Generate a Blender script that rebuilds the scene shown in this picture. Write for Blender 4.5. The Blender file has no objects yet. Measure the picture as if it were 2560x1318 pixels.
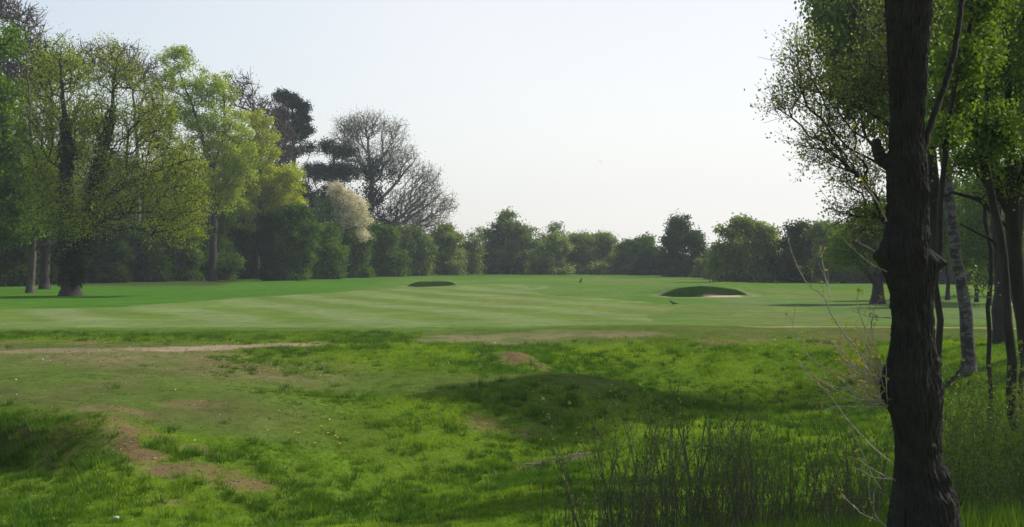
import bpy, math, random
import numpy as np
from mathutils import Vector

# ------------------------------------------------------------------ camera, sky, sun, exposure
F = 3517.0; CX = 1280.0; HZ = 640.0; CZ = 2.5          # focal length in photo pixels, horizon row, eye height
sc = bpy.context.scene
cam_d = bpy.data.cameras.new("camera"); cam = bpy.data.objects.new("camera", cam_d)
sc.collection.objects.link(cam); sc.camera = cam
cam_d.sensor_width = 36.0; cam_d.lens = F / 2560 * 36.0
cam_d.clip_start = 0.05; cam_d.clip_end = 4000
cam.location = (0, 0, CZ)
cam.rotation_euler = (math.radians(90) - math.atan((659 - HZ) / F), 0, 0)

SUN_AZ = 63.0; SUN_EL = 42.0                            # azimuth from the view direction towards the right
sd = Vector((math.sin(math.radians(SUN_AZ)) * math.cos(math.radians(SUN_EL)),
             math.cos(math.radians(SUN_AZ)) * math.cos(math.radians(SUN_EL)), math.sin(math.radians(SUN_EL))))
sun_d = bpy.data.lights.new("sun", 'SUN'); sun = bpy.data.objects.new("sun", sun_d)
sc.collection.objects.link(sun)
sun_d.energy = 4.6; sun_d.angle = math.radians(0.6); sun_d.color = (1.0, 0.94, 0.84)
sun.rotation_euler = sd.to_track_quat('Z', 'Y').to_euler(); sun.location = (30, 10, 60)

world = bpy.data.worlds.new("World"); sc.world = world; world.use_nodes = True
wn = world.node_tree; wn.nodes.clear()
sky = wn.nodes.new("ShaderNodeTexSky"); sky.sky_type = 'NISHITA'; sky.sun_disc = False
sky.sun_elevation = math.radians(SUN_EL); sky.sun_rotation = math.radians(SUN_AZ)
sky.dust_density = 1.0; sky.air_density = 1.0; sky.ozone_density = 1.0
# a thin high veil of cloud whitens the sky, most near the horizon
wtc = wn.nodes.new("ShaderNodeTexCoord"); wsx = wn.nodes.new("ShaderNodeSeparateXYZ"); wn.links.new(wtc.outputs['Generated'], wsx.inputs[0])
wdp = wn.nodes.new("ShaderNodeVectorMath"); wdp.operation = 'DOT_PRODUCT'; wn.links.new(wtc.outputs['Generated'], wdp.inputs[0]); wdp.inputs[1].default_value = tuple(sd)
wm1 = wn.nodes.new("ShaderNodeMapRange"); wn.links.new(wdp.outputs['Value'], wm1.inputs[0])
for k_, v_ in ((1, 0.20), (2, 0.42), (3, 0.46), (4, 0.84)): wm1.inputs[k_].default_value = v_
wm2 = wn.nodes.new("ShaderNodeMapRange"); wn.links.new(wsx.outputs[2], wm2.inputs[0])
for k_, v_ in ((1, 0.0), (2, 0.8), (3, 1.0), (4, 0.05)): wm2.inputs[k_].default_value = v_
wmr = wn.nodes.new("ShaderNodeMath"); wmr.operation = 'MULTIPLY'; wn.links.new(wm1.outputs[0], wmr.inputs[0]); wn.links.new(wm2.outputs[0], wmr.inputs[1])
hs = wn.nodes.new("ShaderNodeMix"); hs.data_type = 'RGBA'; wn.links.new(wmr.outputs[0], hs.inputs[0])
hs.inputs[7].default_value = (7.4, 7.15, 6.9, 1)
bg = wn.nodes.new("ShaderNodeBackground"); bg.inputs['Strength'].default_value = 0.15
wo = wn.nodes.new("ShaderNodeOutputWorld")
wn.links.new(sky.outputs[0], hs.inputs[6]); wn.links.new(hs.outputs[2], bg.inputs[0]); wn.links.new(bg.outputs[0], wo.inputs[0])

sc.view_settings.view_transform = 'Standard'; sc.view_settings.look = 'None'
sc.view_settings.exposure = 0.0; sc.view_settings.gamma = 1.0
sc.render.engine = 'CYCLES'
sc.cycles.use_denoising = True
sc.cycles.max_bounces = 6; sc.cycles.diffuse_bounces = 3; sc.cycles.glossy_bounces = 2
sc.cycles.transmission_bounces = 4; sc.cycles.volume_bounces = 0; sc.cycles.caustics_reflective = False

# ------------------------------------------------------------------ helpers
rng = np.random.default_rng(7); random.seed(7)
COL = sc.collection

def tag(o, label=None, cat=None, group=None, kind=None):
    if label: o["label"] = label
    if cat: o["category"] = cat
    if group: o["group"] = group
    if kind: o["kind"] = kind
    return o

def link(name, data, parent=None, loc=(0, 0, 0)):
    o = bpy.data.objects.new(name, data); COL.objects.link(o); o.location = loc
    if parent is not None: o.parent = parent
    return o

def mesh_np(name, verts, faces, mat=None, smooth=True, attrs=None, colors=None):
    """verts (n,3); faces (m,k) all with k corners"""
    me = bpy.data.meshes.new(name)
    verts = np.asarray(verts, dtype=np.float32); faces = np.asarray(faces, dtype=np.int32)
    m, k = faces.shape
    me.vertices.add(len(verts)); me.vertices.foreach_set("co", verts.ravel())
    me.loops.add(m * k); me.loops.foreach_set("vertex_index", faces.ravel())
    me.polygons.add(m); me.polygons.foreach_set("loop_start", np.arange(0, m * k, k, dtype=np.int32))
    me.polygons.foreach_set("use_smooth", np.full(m, smooth))
    me.update(calc_edges=True)
    for n, v in (attrs or {}).items():
        a = me.attributes.new(n, 'FLOAT', 'POINT'); a.data.foreach_set("value", np.asarray(v, dtype=np.float32))
    for n, v in (colors or {}).items():
        a = me.attributes.new(n, 'FLOAT_COLOR', 'POINT')
        c = np.ones((len(verts), 4), dtype=np.float32); c[:, :3] = v
        a.data.foreach_set("color", c.ravel())
    if mat: me.materials.append(mat)
    return me

class N:
    """small node-tree writer"""
    def __init__(s, name):
        s.m = bpy.data.materials.new(name); s.m.use_nodes = True; s.t = s.m.node_tree; s.t.nodes.clear()
        s.out = s.t.nodes.new("ShaderNodeOutputMaterial")
    def n(s, typ, **kw):
        nd = s.t.nodes.new(typ)
        for k, v in kw.items():
            if k.startswith("_"): setattr(nd, k[1:], v)
            else:
                key = int(k[1:]) if k[0] == "i" and k[1:].isdigit() else k.replace("__", " ")
                if isinstance(v, bpy.types.NodeSocket): s.t.links.new(v, nd.inputs[key])
                else: nd.inputs[key].default_value = v
        return nd
    def attr(s, name): return s.n("ShaderNodeAttribute", _attribute_name=name)
    def noise(s, scale, detail=4, rough=0.6, vec=None):
        kw = dict(Scale=scale, Detail=detail, Roughness=rough)
        if vec is not None: kw["Vector"] = vec
        return s.n("ShaderNodeTexNoise", **kw).outputs[0]
    def ramp(s, f, stops):
        r = s.n("ShaderNodeValToRGB", Fac=f); e = r.color_ramp.elements
        while len(e) < len(stops): e.new(0.5)
        for el, (p, c) in zip(e, stops): el.position = p; el.color = (*c, 1) if len(c) == 3 else c
        return r.outputs[0]
    def mix(s, f, a, b, mode='MIX'):
        nd = s.t.nodes.new("ShaderNodeMix"); nd.data_type = 'RGBA'; nd.blend_type = mode
        for v, k in ((f, 0), (a, 6), (b, 7)):
            if isinstance(v, bpy.types.NodeSocket): s.t.links.new(v, nd.inputs[k])
            else: nd.inputs[k].default_value = v if k == 0 else (*v, 1)
        return nd.outputs[2]
    def math(s, op, a, b=0.0):
        nd = s.n("ShaderNodeMath", _operation=op)
        for v, k in ((a, 0), (b, 1)):
            if isinstance(v, bpy.types.NodeSocket): s.t.links.new(v, nd.inputs[k])
            else: nd.inputs[k].default_value = v
        return nd.outputs[0]
    def done(s, shader): s.t.links.new(shader, s.out.inputs[0]); return s.m

def leaf_mat(name, dark, light, trans=0.45, gloss=0.05):
    w = N(name); v = w.attr("v").outputs[2]
    c = w.mix(v, dark, light)
    tc = w.mix(1.0, c, (1.25, 1.25, 0.55), 'MULTIPLY')
    d = w.n("ShaderNodeBsdfDiffuse", Color=c).outputs[0]
    t = w.n("ShaderNodeBsdfTranslucent", Color=tc).outputs[0]
    m1 = w.n("ShaderNodeMixShader", i0=trans, i1=d, i2=t).outputs[0]
    if gloss > 0:
        g = w.n("ShaderNodeBsdfGlossy", Color=(0.8, 0.9, 0.8, 1), Roughness=0.45).outputs[0]
        m1 = w.n("ShaderNodeMixShader", i0=gloss, i1=m1, i2=g).outputs[0]
    return w.done(m1)

def bark_mat(name, dark, light, scale=3.0, stretch=0.25, moss=None, bump=0.5, patches=None):
    w = N(name)
    tc = w.n("ShaderNodeTexCoord").outputs[3]
    mp = w.n("ShaderNodeMapping", Vector=tc, Scale=(1, 1, stretch)).outputs[0]
    n1 = w.noise(scale * 3, 6, 0.65, mp)
    c = w.ramp(n1, [(0.35, dark), (0.68, light)])
    if moss:
        n2 = w.noise(scale * 0.8, 5, 0.6, tc)
        f = w.ramp(n2, [(0.52, (0, 0, 0)), (0.66, (1, 1, 1))])
        c = w.mix(f, c, moss)
    if patches:
        mp2 = w.n("ShaderNodeMapping", Vector=tc, Scale=(1, 1, 2.5)).outputs[0]
        f = w.ramp(w.noise(scale * 1.3, 4, 0.7, mp2), [(0.46, (0, 0, 0)), (0.52, (1, 1, 1))])
        c = w.mix(f, c, patches)
    b = w.n("ShaderNodeBump", Strength=bump, Distance=0.02, Height=n1).outputs[0]
    p = w.n("ShaderNodeBsdfPrincipled", Base__Color=c, Roughness=0.9, Normal=b)
    return w.done(p.outputs[0])

def vnoise(x, y, seed=0):
    """2-D value noise 0..1, vectorised"""
    x = np.asarray(x, float); y = np.asarray(y, float)
    xi = np.floor(x).astype(np.int64); yi = np.floor(y).astype(np.int64)
    xf = x - xi; yf = y - yi; u = xf * xf * (3 - 2 * xf); v = yf * yf * (3 - 2 * yf)
    def h(a, b):
        n = (a * 374761393 + b * 668265263 + seed * 982451653) & 0x7fffffff
        n = ((n ^ (n >> 13)) * 1274126177) & 0x7fffffff
        return ((n ^ (n >> 16)) & 0xffff) / 65535.0
    return (h(xi, yi) * (1 - u) + h(xi + 1, yi) * u) * (1 - v) + (h(xi, yi + 1) * (1 - u) + h(xi + 1, yi + 1) * u) * v

def fbm(x, y, seed=0, octv=4):
    r = 0; a = 0.5
    for i in range(octv): r = r + a * vnoise(x * 2 ** i, y * 2 ** i, seed + i * 17); a *= 0.5
    return r / (1 - 0.5 ** octv)

def sstep(a, b, x):
    t = np.clip((x - a) / (b - a), 0, 1); return t * t * (3 - 2 * t)

# ------------------------------------------------------------------ terrain shape
def P(px, py, Y): return ((px - CX) / F * Y, Y, CZ - (py - HZ) / F * Y)
ctrl = []
def colm(px, lst):
    for py, Y in lst: ctrl.append(P(px, py, Y))
colm(-150, [(820, 49), (858, 43), (872, 40), (950, 32.5), (1030, 27), (1130, 24.6), (1318, 20)])
colm(100, [(820, 49), (858, 43), (872, 40), (900, 37), (950, 32.5), (1000, 29), (1032, 27.0), (1125, 24.6), (1200, 22.8), (1318, 20)])
colm(290, [(820, 49), (858, 43), (872, 40), (950, 32.7), (1015, 28.3), (1100, 25.9), (1180, 23.6), (1318, 20)])
colm(600, [(820, 49), (860, 42.5), (920, 36.5), (1000, 31), (1100, 26.8), (1200, 23.3), (1318, 20.2)])
colm(900, [(825, 48), (870, 41), (920, 37), (980, 33), (1100, 27.9), (1200, 23.9), (1318, 20.4)])
colm(1290, [(835, 46), (866, 43), (886, 38.6), (912, 37.2), (930, 35), (1000, 31), (1060, 28.5), (1200, 24), (1318, 21)])
colm(1500, [(845, 43.5), (900, 40), (930, 38.5), (940, 34), (1010, 31), (1060, 29), (1150, 26.5), (1318, 21.5)])
colm(1800, [(840, 44), (880, 41.5), (905, 40.3), (940, 38.5), (1000, 34.5), (1060, 31), (1150, 27), (1318, 21.5)])
colm(2150, [(830, 46), (850, 44.5), (880, 41.5), (940, 38.5), (1000, 34), (1080, 30), (1200, 25)])
colm(2450, [(830, 46), (850, 43), (880, 39), (960, 35), (1000, 32.0)])
ctrl += [(-14, 14, -1.3), (-7, 14, -1.2), (0, 15, -1.25), (3, 15.5, -1.2), (5, 18, -0.95), (6.6, 20, -0.55), (8, 22, -0.25), (11, 24, -0.25),
         (11, 30, -0.6), (13, 34, -0.3), (16, 40, 0), (20, 46, 0), (20, 30, -0.1), (18, 18, 0.1), (8, 12, 0.3), (3, 8.8, 0.45), (0, 9, 0.4), (-6, 9, 0.3), (-14, 9, 0.2),
         (0, 3, 0.85), (0, -6, 1.0), (-15, -5, 0.9), (15, -5, 1.0), (12, 5, 0.8), (-12, 4, 0.8), (-25, 20, -1.2), (-26, 30, -0.4), (-30, 40, 0), (30, 20, 0.2), (30, 40, 0.1),
         (4.5, 11, 0.35), (2, 11.5, 0.1), (6.0, 14, -0.05)]
for xx in (-30, -20, -10, 0, 10, 20, 30): ctrl.append((xx, 54, 0)); ctrl.append((xx, 60, 0))
C = np.array(ctrl)
def _tps(d2): return 0.5 * d2 * np.log(d2 + 1e-9)
_n = len(C); _A = np.zeros((_n + 3, _n + 3))
_d2 = ((C[:, None, :2] - C[None, :, :2]) ** 2).sum(-1); _A[:_n, :_n] = _tps(_d2) + np.eye(_n) * 0.02
_A[:_n, _n] = 1; _A[:_n, _n + 1:] = C[:, :2]; _A[_n, :_n] = 1; _A[_n + 1:, :_n] = C[:, :2].T
_sol = np.linalg.solve(_A, np.concatenate([C[:, 2], [0, 0, 0]]))
def tps(X, Y):
    r = _sol[_n] + _sol[_n + 1] * X + _sol[_n + 2] * Y
    for i in range(_n): r = r + _sol[i] * _tps((X - C[i, 0]) ** 2 + (Y - C[i, 1]) ** 2)
    return r
def seg_dist(X, Y, pts):
    d = np.full(np.shape(X), 1e9)
    for (ax, ay), (bx, by) in zip(pts[:-1], pts[1:]):
        vx, vy = bx - ax, by - ay; t = np.clip(((X - ax) * vx + (Y - ay) * vy) / (vx * vx + vy * vy + 1e-9), 0, 1)
        d = np.minimum(d, np.hypot(X - ax - t * vx, Y - ay - t * vy))
    return d

def height(X, Y):
    X = np.asarray(X, float); Y = np.asarray(Y, float)
    near = (1 - sstep(46, 56, Y)) * (1 - sstep(24, 34, np.abs(X)))
    base_far = 0.06 * (fbm(X / 23 + 5, Y / 23, 3, 2) - 0.5) * sstep(46, 60, Y)
    z = base_far + 0 * X
    m = near > 0
    if m.any():
        z = np.array(z, ndmin=1); Xr = np.atleast_1d(X); Yr = np.atleast_1d(Y); mr = np.atleast_1d(m); nr = np.atleast_1d(near)
        z[mr] = z[mr] * (1 - nr[mr]) + tps(Xr[mr], Yr[mr]) * nr[mr]
        z = z.reshape(np.shape(X)) if np.shape(X) else z[0]
    out = np.clip((np.abs(X) - 30) / 20, 0, 1) * (1 - sstep(20, 50, Y)) * 0.3
    z = z + out
    # undulations of the rough
    r = (1 - sstep(42, 50, Y))
    z = z + r * (0.10 * (fbm(X / 1.6, Y / 1.6, 11, 4) - 0.5) + 0.22 * (fbm(X / 5, Y / 5, 31, 3) - 0.5))
    z = z + 0.05 * (fbm(X / 6, Y / 6, 41, 2) - 0.5) * (1 - r)
    # bank lip at left: a sharper shoulder
    e = seg_dist(X, Y, [(-14, 26.4), (-9.6, 27.2), (-8.0, 27.6), (-7.5, 26.2)])
    z = z + 0.16 * np.exp(-(e / 0.8) ** 2)
    yb = 26.5 + 0.5 * np.sin(X * 0.9) + 0.35 * (fbm(X / 1.2, Y / 1.2, 71, 3) - 0.5)
    wb = 1 - sstep(-8.2, -6.6, X)
    z = z - wb * 0.62 * (1 - sstep(yb - 0.60, yb, Y)) * sstep(19, 24, Y)
    # gully edges and hummocks of the hollow
    z = z - 0.65 * np.exp(-((X + 1.0 - (Y - 26) * 0.55) / 2.2) ** 2) * sstep(20, 23, Y) * (1 - sstep(29, 32, Y))
    z = z + 0.08 * np.exp(-((X - 1.3) / 2.6) ** 2 - ((Y - 34.3) / 1.3) ** 2) + 0.22 * np.exp(-((X - 0.2) / 0.8) ** 2 - ((Y - 38.4) / 0.8) ** 2)
    z = z - 0.50 * np.exp(-((X - 6.0) / 4.5) ** 2 - ((Y - 37.0) / 2.6) ** 2)
    z = z + 0.20 * np.exp(-((X + 5.5) / 2.0) ** 2 - ((Y - 30.5) / 1.6) ** 2)
    # mound behind the right bunker, lip of that bunker, its hollow
    z = z + 0.62 * np.exp(-((X - 15.2) / 4.6) ** 2 - ((Y - 97) / 7.0) ** 2)
    z = z + 0.25 * np.exp(-((X - 11.5) / 6.0) ** 2 - ((Y - 93) / 5.0) ** 2)
    a = np.clip(1 - ((X - 11.75) / 2.7) ** 2, 0, 1)
    z = z + 0.60 * a ** 0.8 * (1 + 0.25 * (fbm(X * 1.3, Y * 0, 3, 3) - 0.5)) * sstep(85.95, 86.08, Y + 0.1 * a) * (1 - sstep(87.2, 92, Y))
    b = ((X - 10.6) / 1.2) ** 2 + ((Y - 85.3) / 0.7) ** 2
    z = z - 0.20 * np.exp(-(b ** 3)) * (Y < 86)
    # left bunker
    a = np.clip(1 - ((X + 6.55) / 2.0) ** 2, 0, 1)
    z = z + 0.46 * a ** 0.6 * (1 + 0.25 * (fbm(X * 1.3, Y * 0, 8, 3) - 0.5)) * sstep(115.0, 115.12, Y) * (1 - sstep(116, 121, Y))
    b = ((X + 6.5) / 1.9) ** 2 + ((Y - 113.9) / 1.2) ** 2
    z = z - 0.40 * np.exp(-(b ** 3))
    # raised green surround left of centre
    z = z + 0.22 * np.exp(-((X + 2.2) / 4.0) ** 2 - ((Y - 112) / 7.0) ** 2)
    return z

def hgt(x, y): return float(height(np.array([x]), np.array([y]))[0])
def hit(px, py):
    """where the sight line through a photo point meets the ground"""
    Y = np.concatenate([np.arange(9, 60, 0.1), np.arange(60, 230, 0.4)])
    X = (px - CX) / F * Y; z = CZ - (py - HZ) / F * Y
    below = np.nonzero(height(X, Y) > z)[0]
    i = below[0] if len(below) else len(Y) - 1
    return float(X[i]), float(Y[i])

# ------------------------------------------------------------------ ground sheet
def steps(a, b, s): return list(np.arange(a, b - 1e-6, s))
rows = steps(-30, 8, 1.0) + steps(8, 18, 0.25) + steps(18, 48, 0.085) + steps(48, 70, 0.3) + steps(70, 83, 0.6) + steps(83, 85.5, 0.15) + steps(85.5, 86.3, 0.03) + steps(86.3, 88, 0.12) + \
       steps(88, 113, 0.8) + steps(113, 114.8, 0.15) + steps(114.8, 115.3, 0.03) + steps(115.3, 116.6, 0.12) + steps(116.6, 215, 0.8) + list(215 * 1.12 ** np.arange(0, 13)) + [900]
rows = np.array(sorted(set(np.round(rows, 4))))
us = np.linspace(-1, 1, 520)
sidef = np.array([1.06, 1.15, 1.3, 1.6, 2.1, 3.0, 4.5, 7.0])
us = np.concatenate([-sidef[::-1], us, sidef])
RY = np.repeat(rows[:, None], len(us), 1); half = 7 + 0.40 * np.maximum(RY, 0)
GX = us[None, :] * half
GX = np.where(np.abs(us)[None, :] > 1.0, np.sign(us)[None, :] * (half + (np.abs(us)[None, :] - 1) * 110), GX)
GZ = height(GX, RY)
GZ = GZ + (1 - sstep(44, 50, RY)) * 0.035 * (fbm(GX / 0.22, RY / 0.22, 77, 3) - 0.5) * (RY > 14)

def poly_mask(X, Y, poly):
    inside = np.zeros(X.shape, bool); n = len(poly)
    for i in range(n):
        x1, y1 = poly[i]; x2, y2 = poly[(i + 1) % n]
        c = ((y1 > Y) != (y2 > Y)) & (X < (x2 - x1) * (Y - y1) / (y2 - y1 + 1e-12) + x1)
        inside ^= c
    return inside
def G0(px, py): Y = CZ * F / (py - HZ); return ((px - CX) / F * Y, Y)
fair = [G0(-400, 775), G0(0, 775), G0(300, 768), G0(600, 745), G0(950, 724), G0(1150, 716), G0(1300, 712), G0(1360, 738), G0(1560, 750),
        G0(1700, 764), G0(1680, 775), G0(1610, 790), G0(1640, 803), G0(1740, 814), G0(1500, 819), G0(900, 818), G0(-400, 819)]
H_ = hit
def Hpts(l): return [H_(*p) for p in l]
path_left = Hpts([(-150, 880), (150, 876), (400, 873), (560, 869), (720, 863), (860, 864)])
path_mid = Hpts([(1080, 856), (1200, 848), (1350, 840), (1560, 836)])
path_right = [G0(1880, 825), G0(2100, 823), G0(2400, 823), G0(2900, 823)]
bare = [  # photo polyline, half width in metres, strength
    ([(285, 1055), (330, 1110), (350, 1130), (380, 1155)], 0.22, 1.0), ([(380, 1150), (430, 1178), (470, 1190)], 0.28, 0.9),
    ([(340, 1070), (420, 1100), (500, 1125), (540, 1140)], 0.16, 0.75), ([(470, 1185), (560, 1195), (650, 1212)], 0.30, 0.75), ([(250, 1022), (330, 1030), (370, 1040)], 0.18, 0.6),
    ([(1265, 882), (1300, 893), (1340, 912)], 0.35, 1.0), ([(1190, 1050), (1260, 1070), (1300, 1085)], 0.22, 0.6), ([(1225, 1070), (1330, 1090)], 0.15, 0.5),
    ([(1335, 1165), (1400, 1150), (1450, 1140)], 0.22, 0.7), ([(1780, 852), (1850, 855), (1900, 853)], 0.35, 0.6), ([(2060, 850), (2130, 870)], 0.6, 0.6),
    ([(530, 905), (640, 925), (690, 940)], 0.3, 0.55), ([(20, 858), (30, 859)], 0.35, .7), ([(215, 858), (225, 857)], 0.3, .7), ([(440, 838), (470, 838)], 0.3, .6),
    ([(430, 1255), (460, 1260)], 0.2, .6), ([(1060, 985), (1090, 982)], 0.2, .5), ([(480, 1010), (520, 1015)], .25, .5), ([(750, 880), (850, 885)], .3, .3)]
bare = [(Hpts(l), w * 1.45, s) for l, w, s in bare]
edge_left = [(-40, 26.2)] + Hpts([(0, 1034), (100, 1026), (250, 1018)])

def lerp(c, d, m): return c * (1 - m[..., None]) + np.array(d) * m[..., None]
def zone_long(X, Y):
    """how long the rough grass stands, 0..1"""
    n = fbm(X / 2.5, Y / 2.5, 5, 3)
    z = np.ones_like(X)
    # mown shelf on the left, running to the path
    shelf = sstep(26.4, 27.3, Y) * (1 - sstep(-6.5, -2.0, X + (Y - 30) * 0.33 + (n - .5) * 2)) * (1 - sstep(43, 44, Y))
    z = z * (1 - 0.95 * shelf)
    # mown tongue across the middle
    tongue = np.exp(-((Y - (34.0 - 0.10 * X) + (n - .5) * 1.5) / 2.0) ** 2) * sstep(-9, -5, X) * (1 - sstep(2, 5, X))
    z = z * (1 - 0.8 * tongue)
    z = z * (1 - sstep(42.0, 44.5, Y + (n - 0.5) * 2) * np.where(X < -3, 0.25, 1.0))
    z = z * (1 - sstep(46.5, 48, Y))
    return np.clip(z, 0, 1)
def bare_mask(X, Y):
    m = np.zeros_like(X); jn = (fbm(X / 0.5, Y / 0.5, 9, 4) - 0.5)
    for pts, w, s in bare:
        d = seg_dist(X, Y, pts); m = np.maximum(m, s * (1 - sstep(0.2, 1.25, (d + jn * w * 3.2) / w)))
    return m
def path_mask(X, Y):
    jn = fbm(X / 1.1, Y / 0.5, 29, 4) - 0.5
    a = (1 - sstep(0.5, 1.5, (seg_dist(X, Y, path_left) + jn * 0.9) / 0.75)) * (0.45 + 0.55 * sstep(-11.5, -9.5, X)) * (1 - 0.6 * sstep(-6.5, -5, X))
    b = (1 - sstep(0.3, 1.5, (seg_dist(X, Y, path_mid) + jn * 2.6) / 1.1)) * 0.36
    c = (1 - sstep(0.6, 1.2, (seg_dist(X, Y, path_right) + jn * 0.3) / 0.35)) * 0.85
    return np.maximum(np.maximum(a, b), c)

X, Y = GX, RY
n1 = fbm(X / 9, Y / 16, 101, 3); n2 = fbm(X / 1.5, Y / 2.2, 103, 4); n3 = fbm(X / 0.35, Y / 0.5, 107, 3)
colr = np.zeros(X.shape + (3,)) + np.array([0.105, 0.175, 0.040])
colr = lerp(colr, (0.085, 0.165, 0.026), sstep(0.35, 0.65, n1))
# bright rough towards the woods on the left and along the far hedge
lf = sstep(0, 4, -(X + 6 + (Y - 100) * 0.02) - 3) * sstep(62, 74, Y + n1 * 6)
colr = lerp(colr, (0.060, 0.150, 0.016), lf * 0.9)
fh = sstep(166, 176, Y + 6 * n1)
colr = lerp(colr, (0.065, 0.15, 0.02), fh)
# the paler turf right of the fairway
rt = sstep(8, 12, X) * sstep(49, 54, Y) * (1 - sstep(78, 84, Y))
colr = lerp(colr, (0.115, 0.165, 0.060), rt * sstep(0.3, 0.6, n2) * 0.8)
fm = poly_mask(X + (n2 - .5) * 0.8, Y + (n2 - .5) * 1.5, fair).astype(float)
q = (X * 33 + Y * 15.7) / 36.5 + 2.6 * np.sin(X / 17) + 0.9 * (n1 - .5) * 3
st = 0.5 + 0.5 * np.tanh(2.0 * np.sin(math.pi * q / 2.9 + 0.7))
st = 0.5 + (st - 0.5) * (0.35 + 0.9 * fbm(X / 7, Y / 12, 131, 3)); stm = 0; stc = np.array([0.112, 0.175, 0.034]) * (1 - st[..., None]) + np.array([0.165, 0.215, 0.078]) * st[..., None]
colr = colr * (1 - fm[..., None]) + stc * fm[..., None]
fe = np.exp(-((Y - 51.5) / 1.6) ** 2) * fm
colr = lerp(colr, (0.140, 0.195, 0.07), fe * 0.7)
# green surround with a pale worn arc
arc = np.exp(-((np.hypot((X - 0.3) / 1.0, (Y - 112) / 4.5) - 2.2) / 0.35) ** 2)
colr = lerp(colr, (0.20, 0.25, 0.13), arc * 0.5 * (X > -0.5))
# dry rims of bunkers
rim = np.exp(-((np.hypot((X - 11.9) / 2.9, (Y - 86.4) / 3.2) - 1.0) / 0.20) ** 2)
colr = lerp(colr, (0.22, 0.22, 0.12), rim * 0.65 * (1 - sstep(14.5, 16, X)))
rim = np.exp(-((np.hypot((X + 6.5) / 2.5, (Y - 114.4) / 2.6) - 1.0) / 0.18) ** 2)
colr = lerp(colr, (0.2, 0.24, 0.10), rim * 0.6)
mot = 0.86 + 0.28 * fbm(X / 2.6, Y / 5.0, 141, 4); warm = sstep(0.5, 0.75, fbm(X / 6, Y / 11, 151, 3))
colr = colr * mot[..., None]; colr = lerp(colr, (0.165, 0.175, 0.055), warm * 0.35 * (Y > 50) * (1 - lf))
# near rough
lg = zone_long(X, Y); nr_ = 1 - sstep(47.0, 49, Y + (n2 - .5) * 2)
nearc = np.zeros_like(colr) + np.array([0.085, 0.128, 0.026])
nearc = lerp(nearc, (0.10, 0.105, 0.038), sstep(0.45, 0.7, n2) * 0.7)
nearc = lerp(nearc, (0.095, 0.170, 0.016), lg)
nearc = lerp(nearc, (0.12, 0.20, 0.018), lg * sstep(0.4, 0.65, n1) * 0.6)
nearc = lerp(nearc, (0.11, 0.12, 0.03), lg * sstep(0.55, 0.8, n2) * 0.5)
dryz = np.exp(-((Y - 37.5) / 3.2) ** 2) * (1 - sstep(-6, -1, X)) * sstep(0.35, 0.65, n2 * 0.6 + n1 * 0.4)
nearc = lerp(nearc, (0.17, 0.15, 0.07), dryz * 0.75)
colr = colr * (1 - nr_[..., None]) + nearc * nr_[..., None]
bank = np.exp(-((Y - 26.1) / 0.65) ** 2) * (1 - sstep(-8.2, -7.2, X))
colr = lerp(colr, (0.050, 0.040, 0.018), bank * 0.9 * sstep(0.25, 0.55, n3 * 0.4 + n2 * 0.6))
colr = colr * (0.80 + 0.4 * n3[..., None])
pm = path_mask(X, Y); colr = lerp(colr, (0.31, 0.235, 0.15), pm)
bm_ = bare_mask(X, Y); colr = lerp(colr, (0.20, 0.17, 0.07), np.clip(bare_mask(X + 0.25, Y + 0.2) * 1.2, 0, 1) * 0.7); colr = lerp(colr, (0.15, 0.095, 0.05), np.clip(bm_ * (0.75 + 0.6 * (n3 - 0.5)), 0, 1))
mud = 1 - sstep(0.6, 1.4, seg_dist(X, Y, Hpts([(1340, 1170), (1400, 1155), (1450, 1140)])) / 0.25)
colr = lerp(colr, (0.12, 0.10, 0.08), mud * 0.7)
sand = ((((X - 12.75) / 1.2) ** 2 + ((Y - 85.4) / 1.25) ** 2) < 1) & (Y < 85.98)
sand = sand.astype(float)
sand2 = ((((X + 6.5) / 1.5) ** 2 + ((Y - 113.9) / 0.8) ** 2) < 1).astype(float)
colr = lerp(colr, (0.50, 0.37, 0.26), np.maximum(sand, sand2))
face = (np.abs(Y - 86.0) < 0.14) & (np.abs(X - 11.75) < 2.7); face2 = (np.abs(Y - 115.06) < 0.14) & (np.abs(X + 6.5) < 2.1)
colr = lerp(colr, (0.045, 0.10, 0.020), (face | face2).astype(float))  # shade of the steep bunker faces painted in as darker green
sand_far = (((X - 27.5) / 2.6) ** 2 + ((Y - 71) / 3.6) ** 2 < 1).astype(float)
colr = lerp(colr, (0.55, 0.47, 0.36), sand_far)
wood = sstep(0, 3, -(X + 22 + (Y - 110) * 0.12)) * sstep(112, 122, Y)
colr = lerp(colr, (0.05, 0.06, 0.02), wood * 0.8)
colr = np.clip(colr, 0.004, 0.8)

gm = N("ground_turf"); a = gm.attr("Col").outputs[0]
tc = gm.n("ShaderNodeTexCoord").outputs[3]
fine = gm.noise(28, 5, 0.7, tc); mid = gm.noise(4.5, 5, 0.65, tc); big = gm.noise(0.35, 4, 0.6, tc)
k = gm.math('ADD', gm.math('MULTIPLY', fine, 0.75), gm.math('ADD', gm.math('MULTIPLY', mid, 0.6), gm.math('MULTIPLY', big, 0.45)))
cc = gm.mix(1.0, a, gm.ramp(gm.math('MULTIPLY', k, 0.55), [(0.30, (0.55, 0.58, 0.55)), (0.68, (1.5, 1.42, 1.5))]), 'MULTIPLY')
bmp = gm.n("ShaderNodeBump", Strength=0.7, Distance=0.03, Height=fine).outputs[0]
pr = gm.n("ShaderNodeBsdfPrincipled", Base__Color=cc, Roughness=0.85, Normal=bmp); pr.inputs["Specular IOR Level"].default_value = 0.0
gmat = gm.done(pr.outputs[0])
nr, nc = GX.shape
idx = np.arange(nr * nc).reshape(nr, nc)
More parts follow.
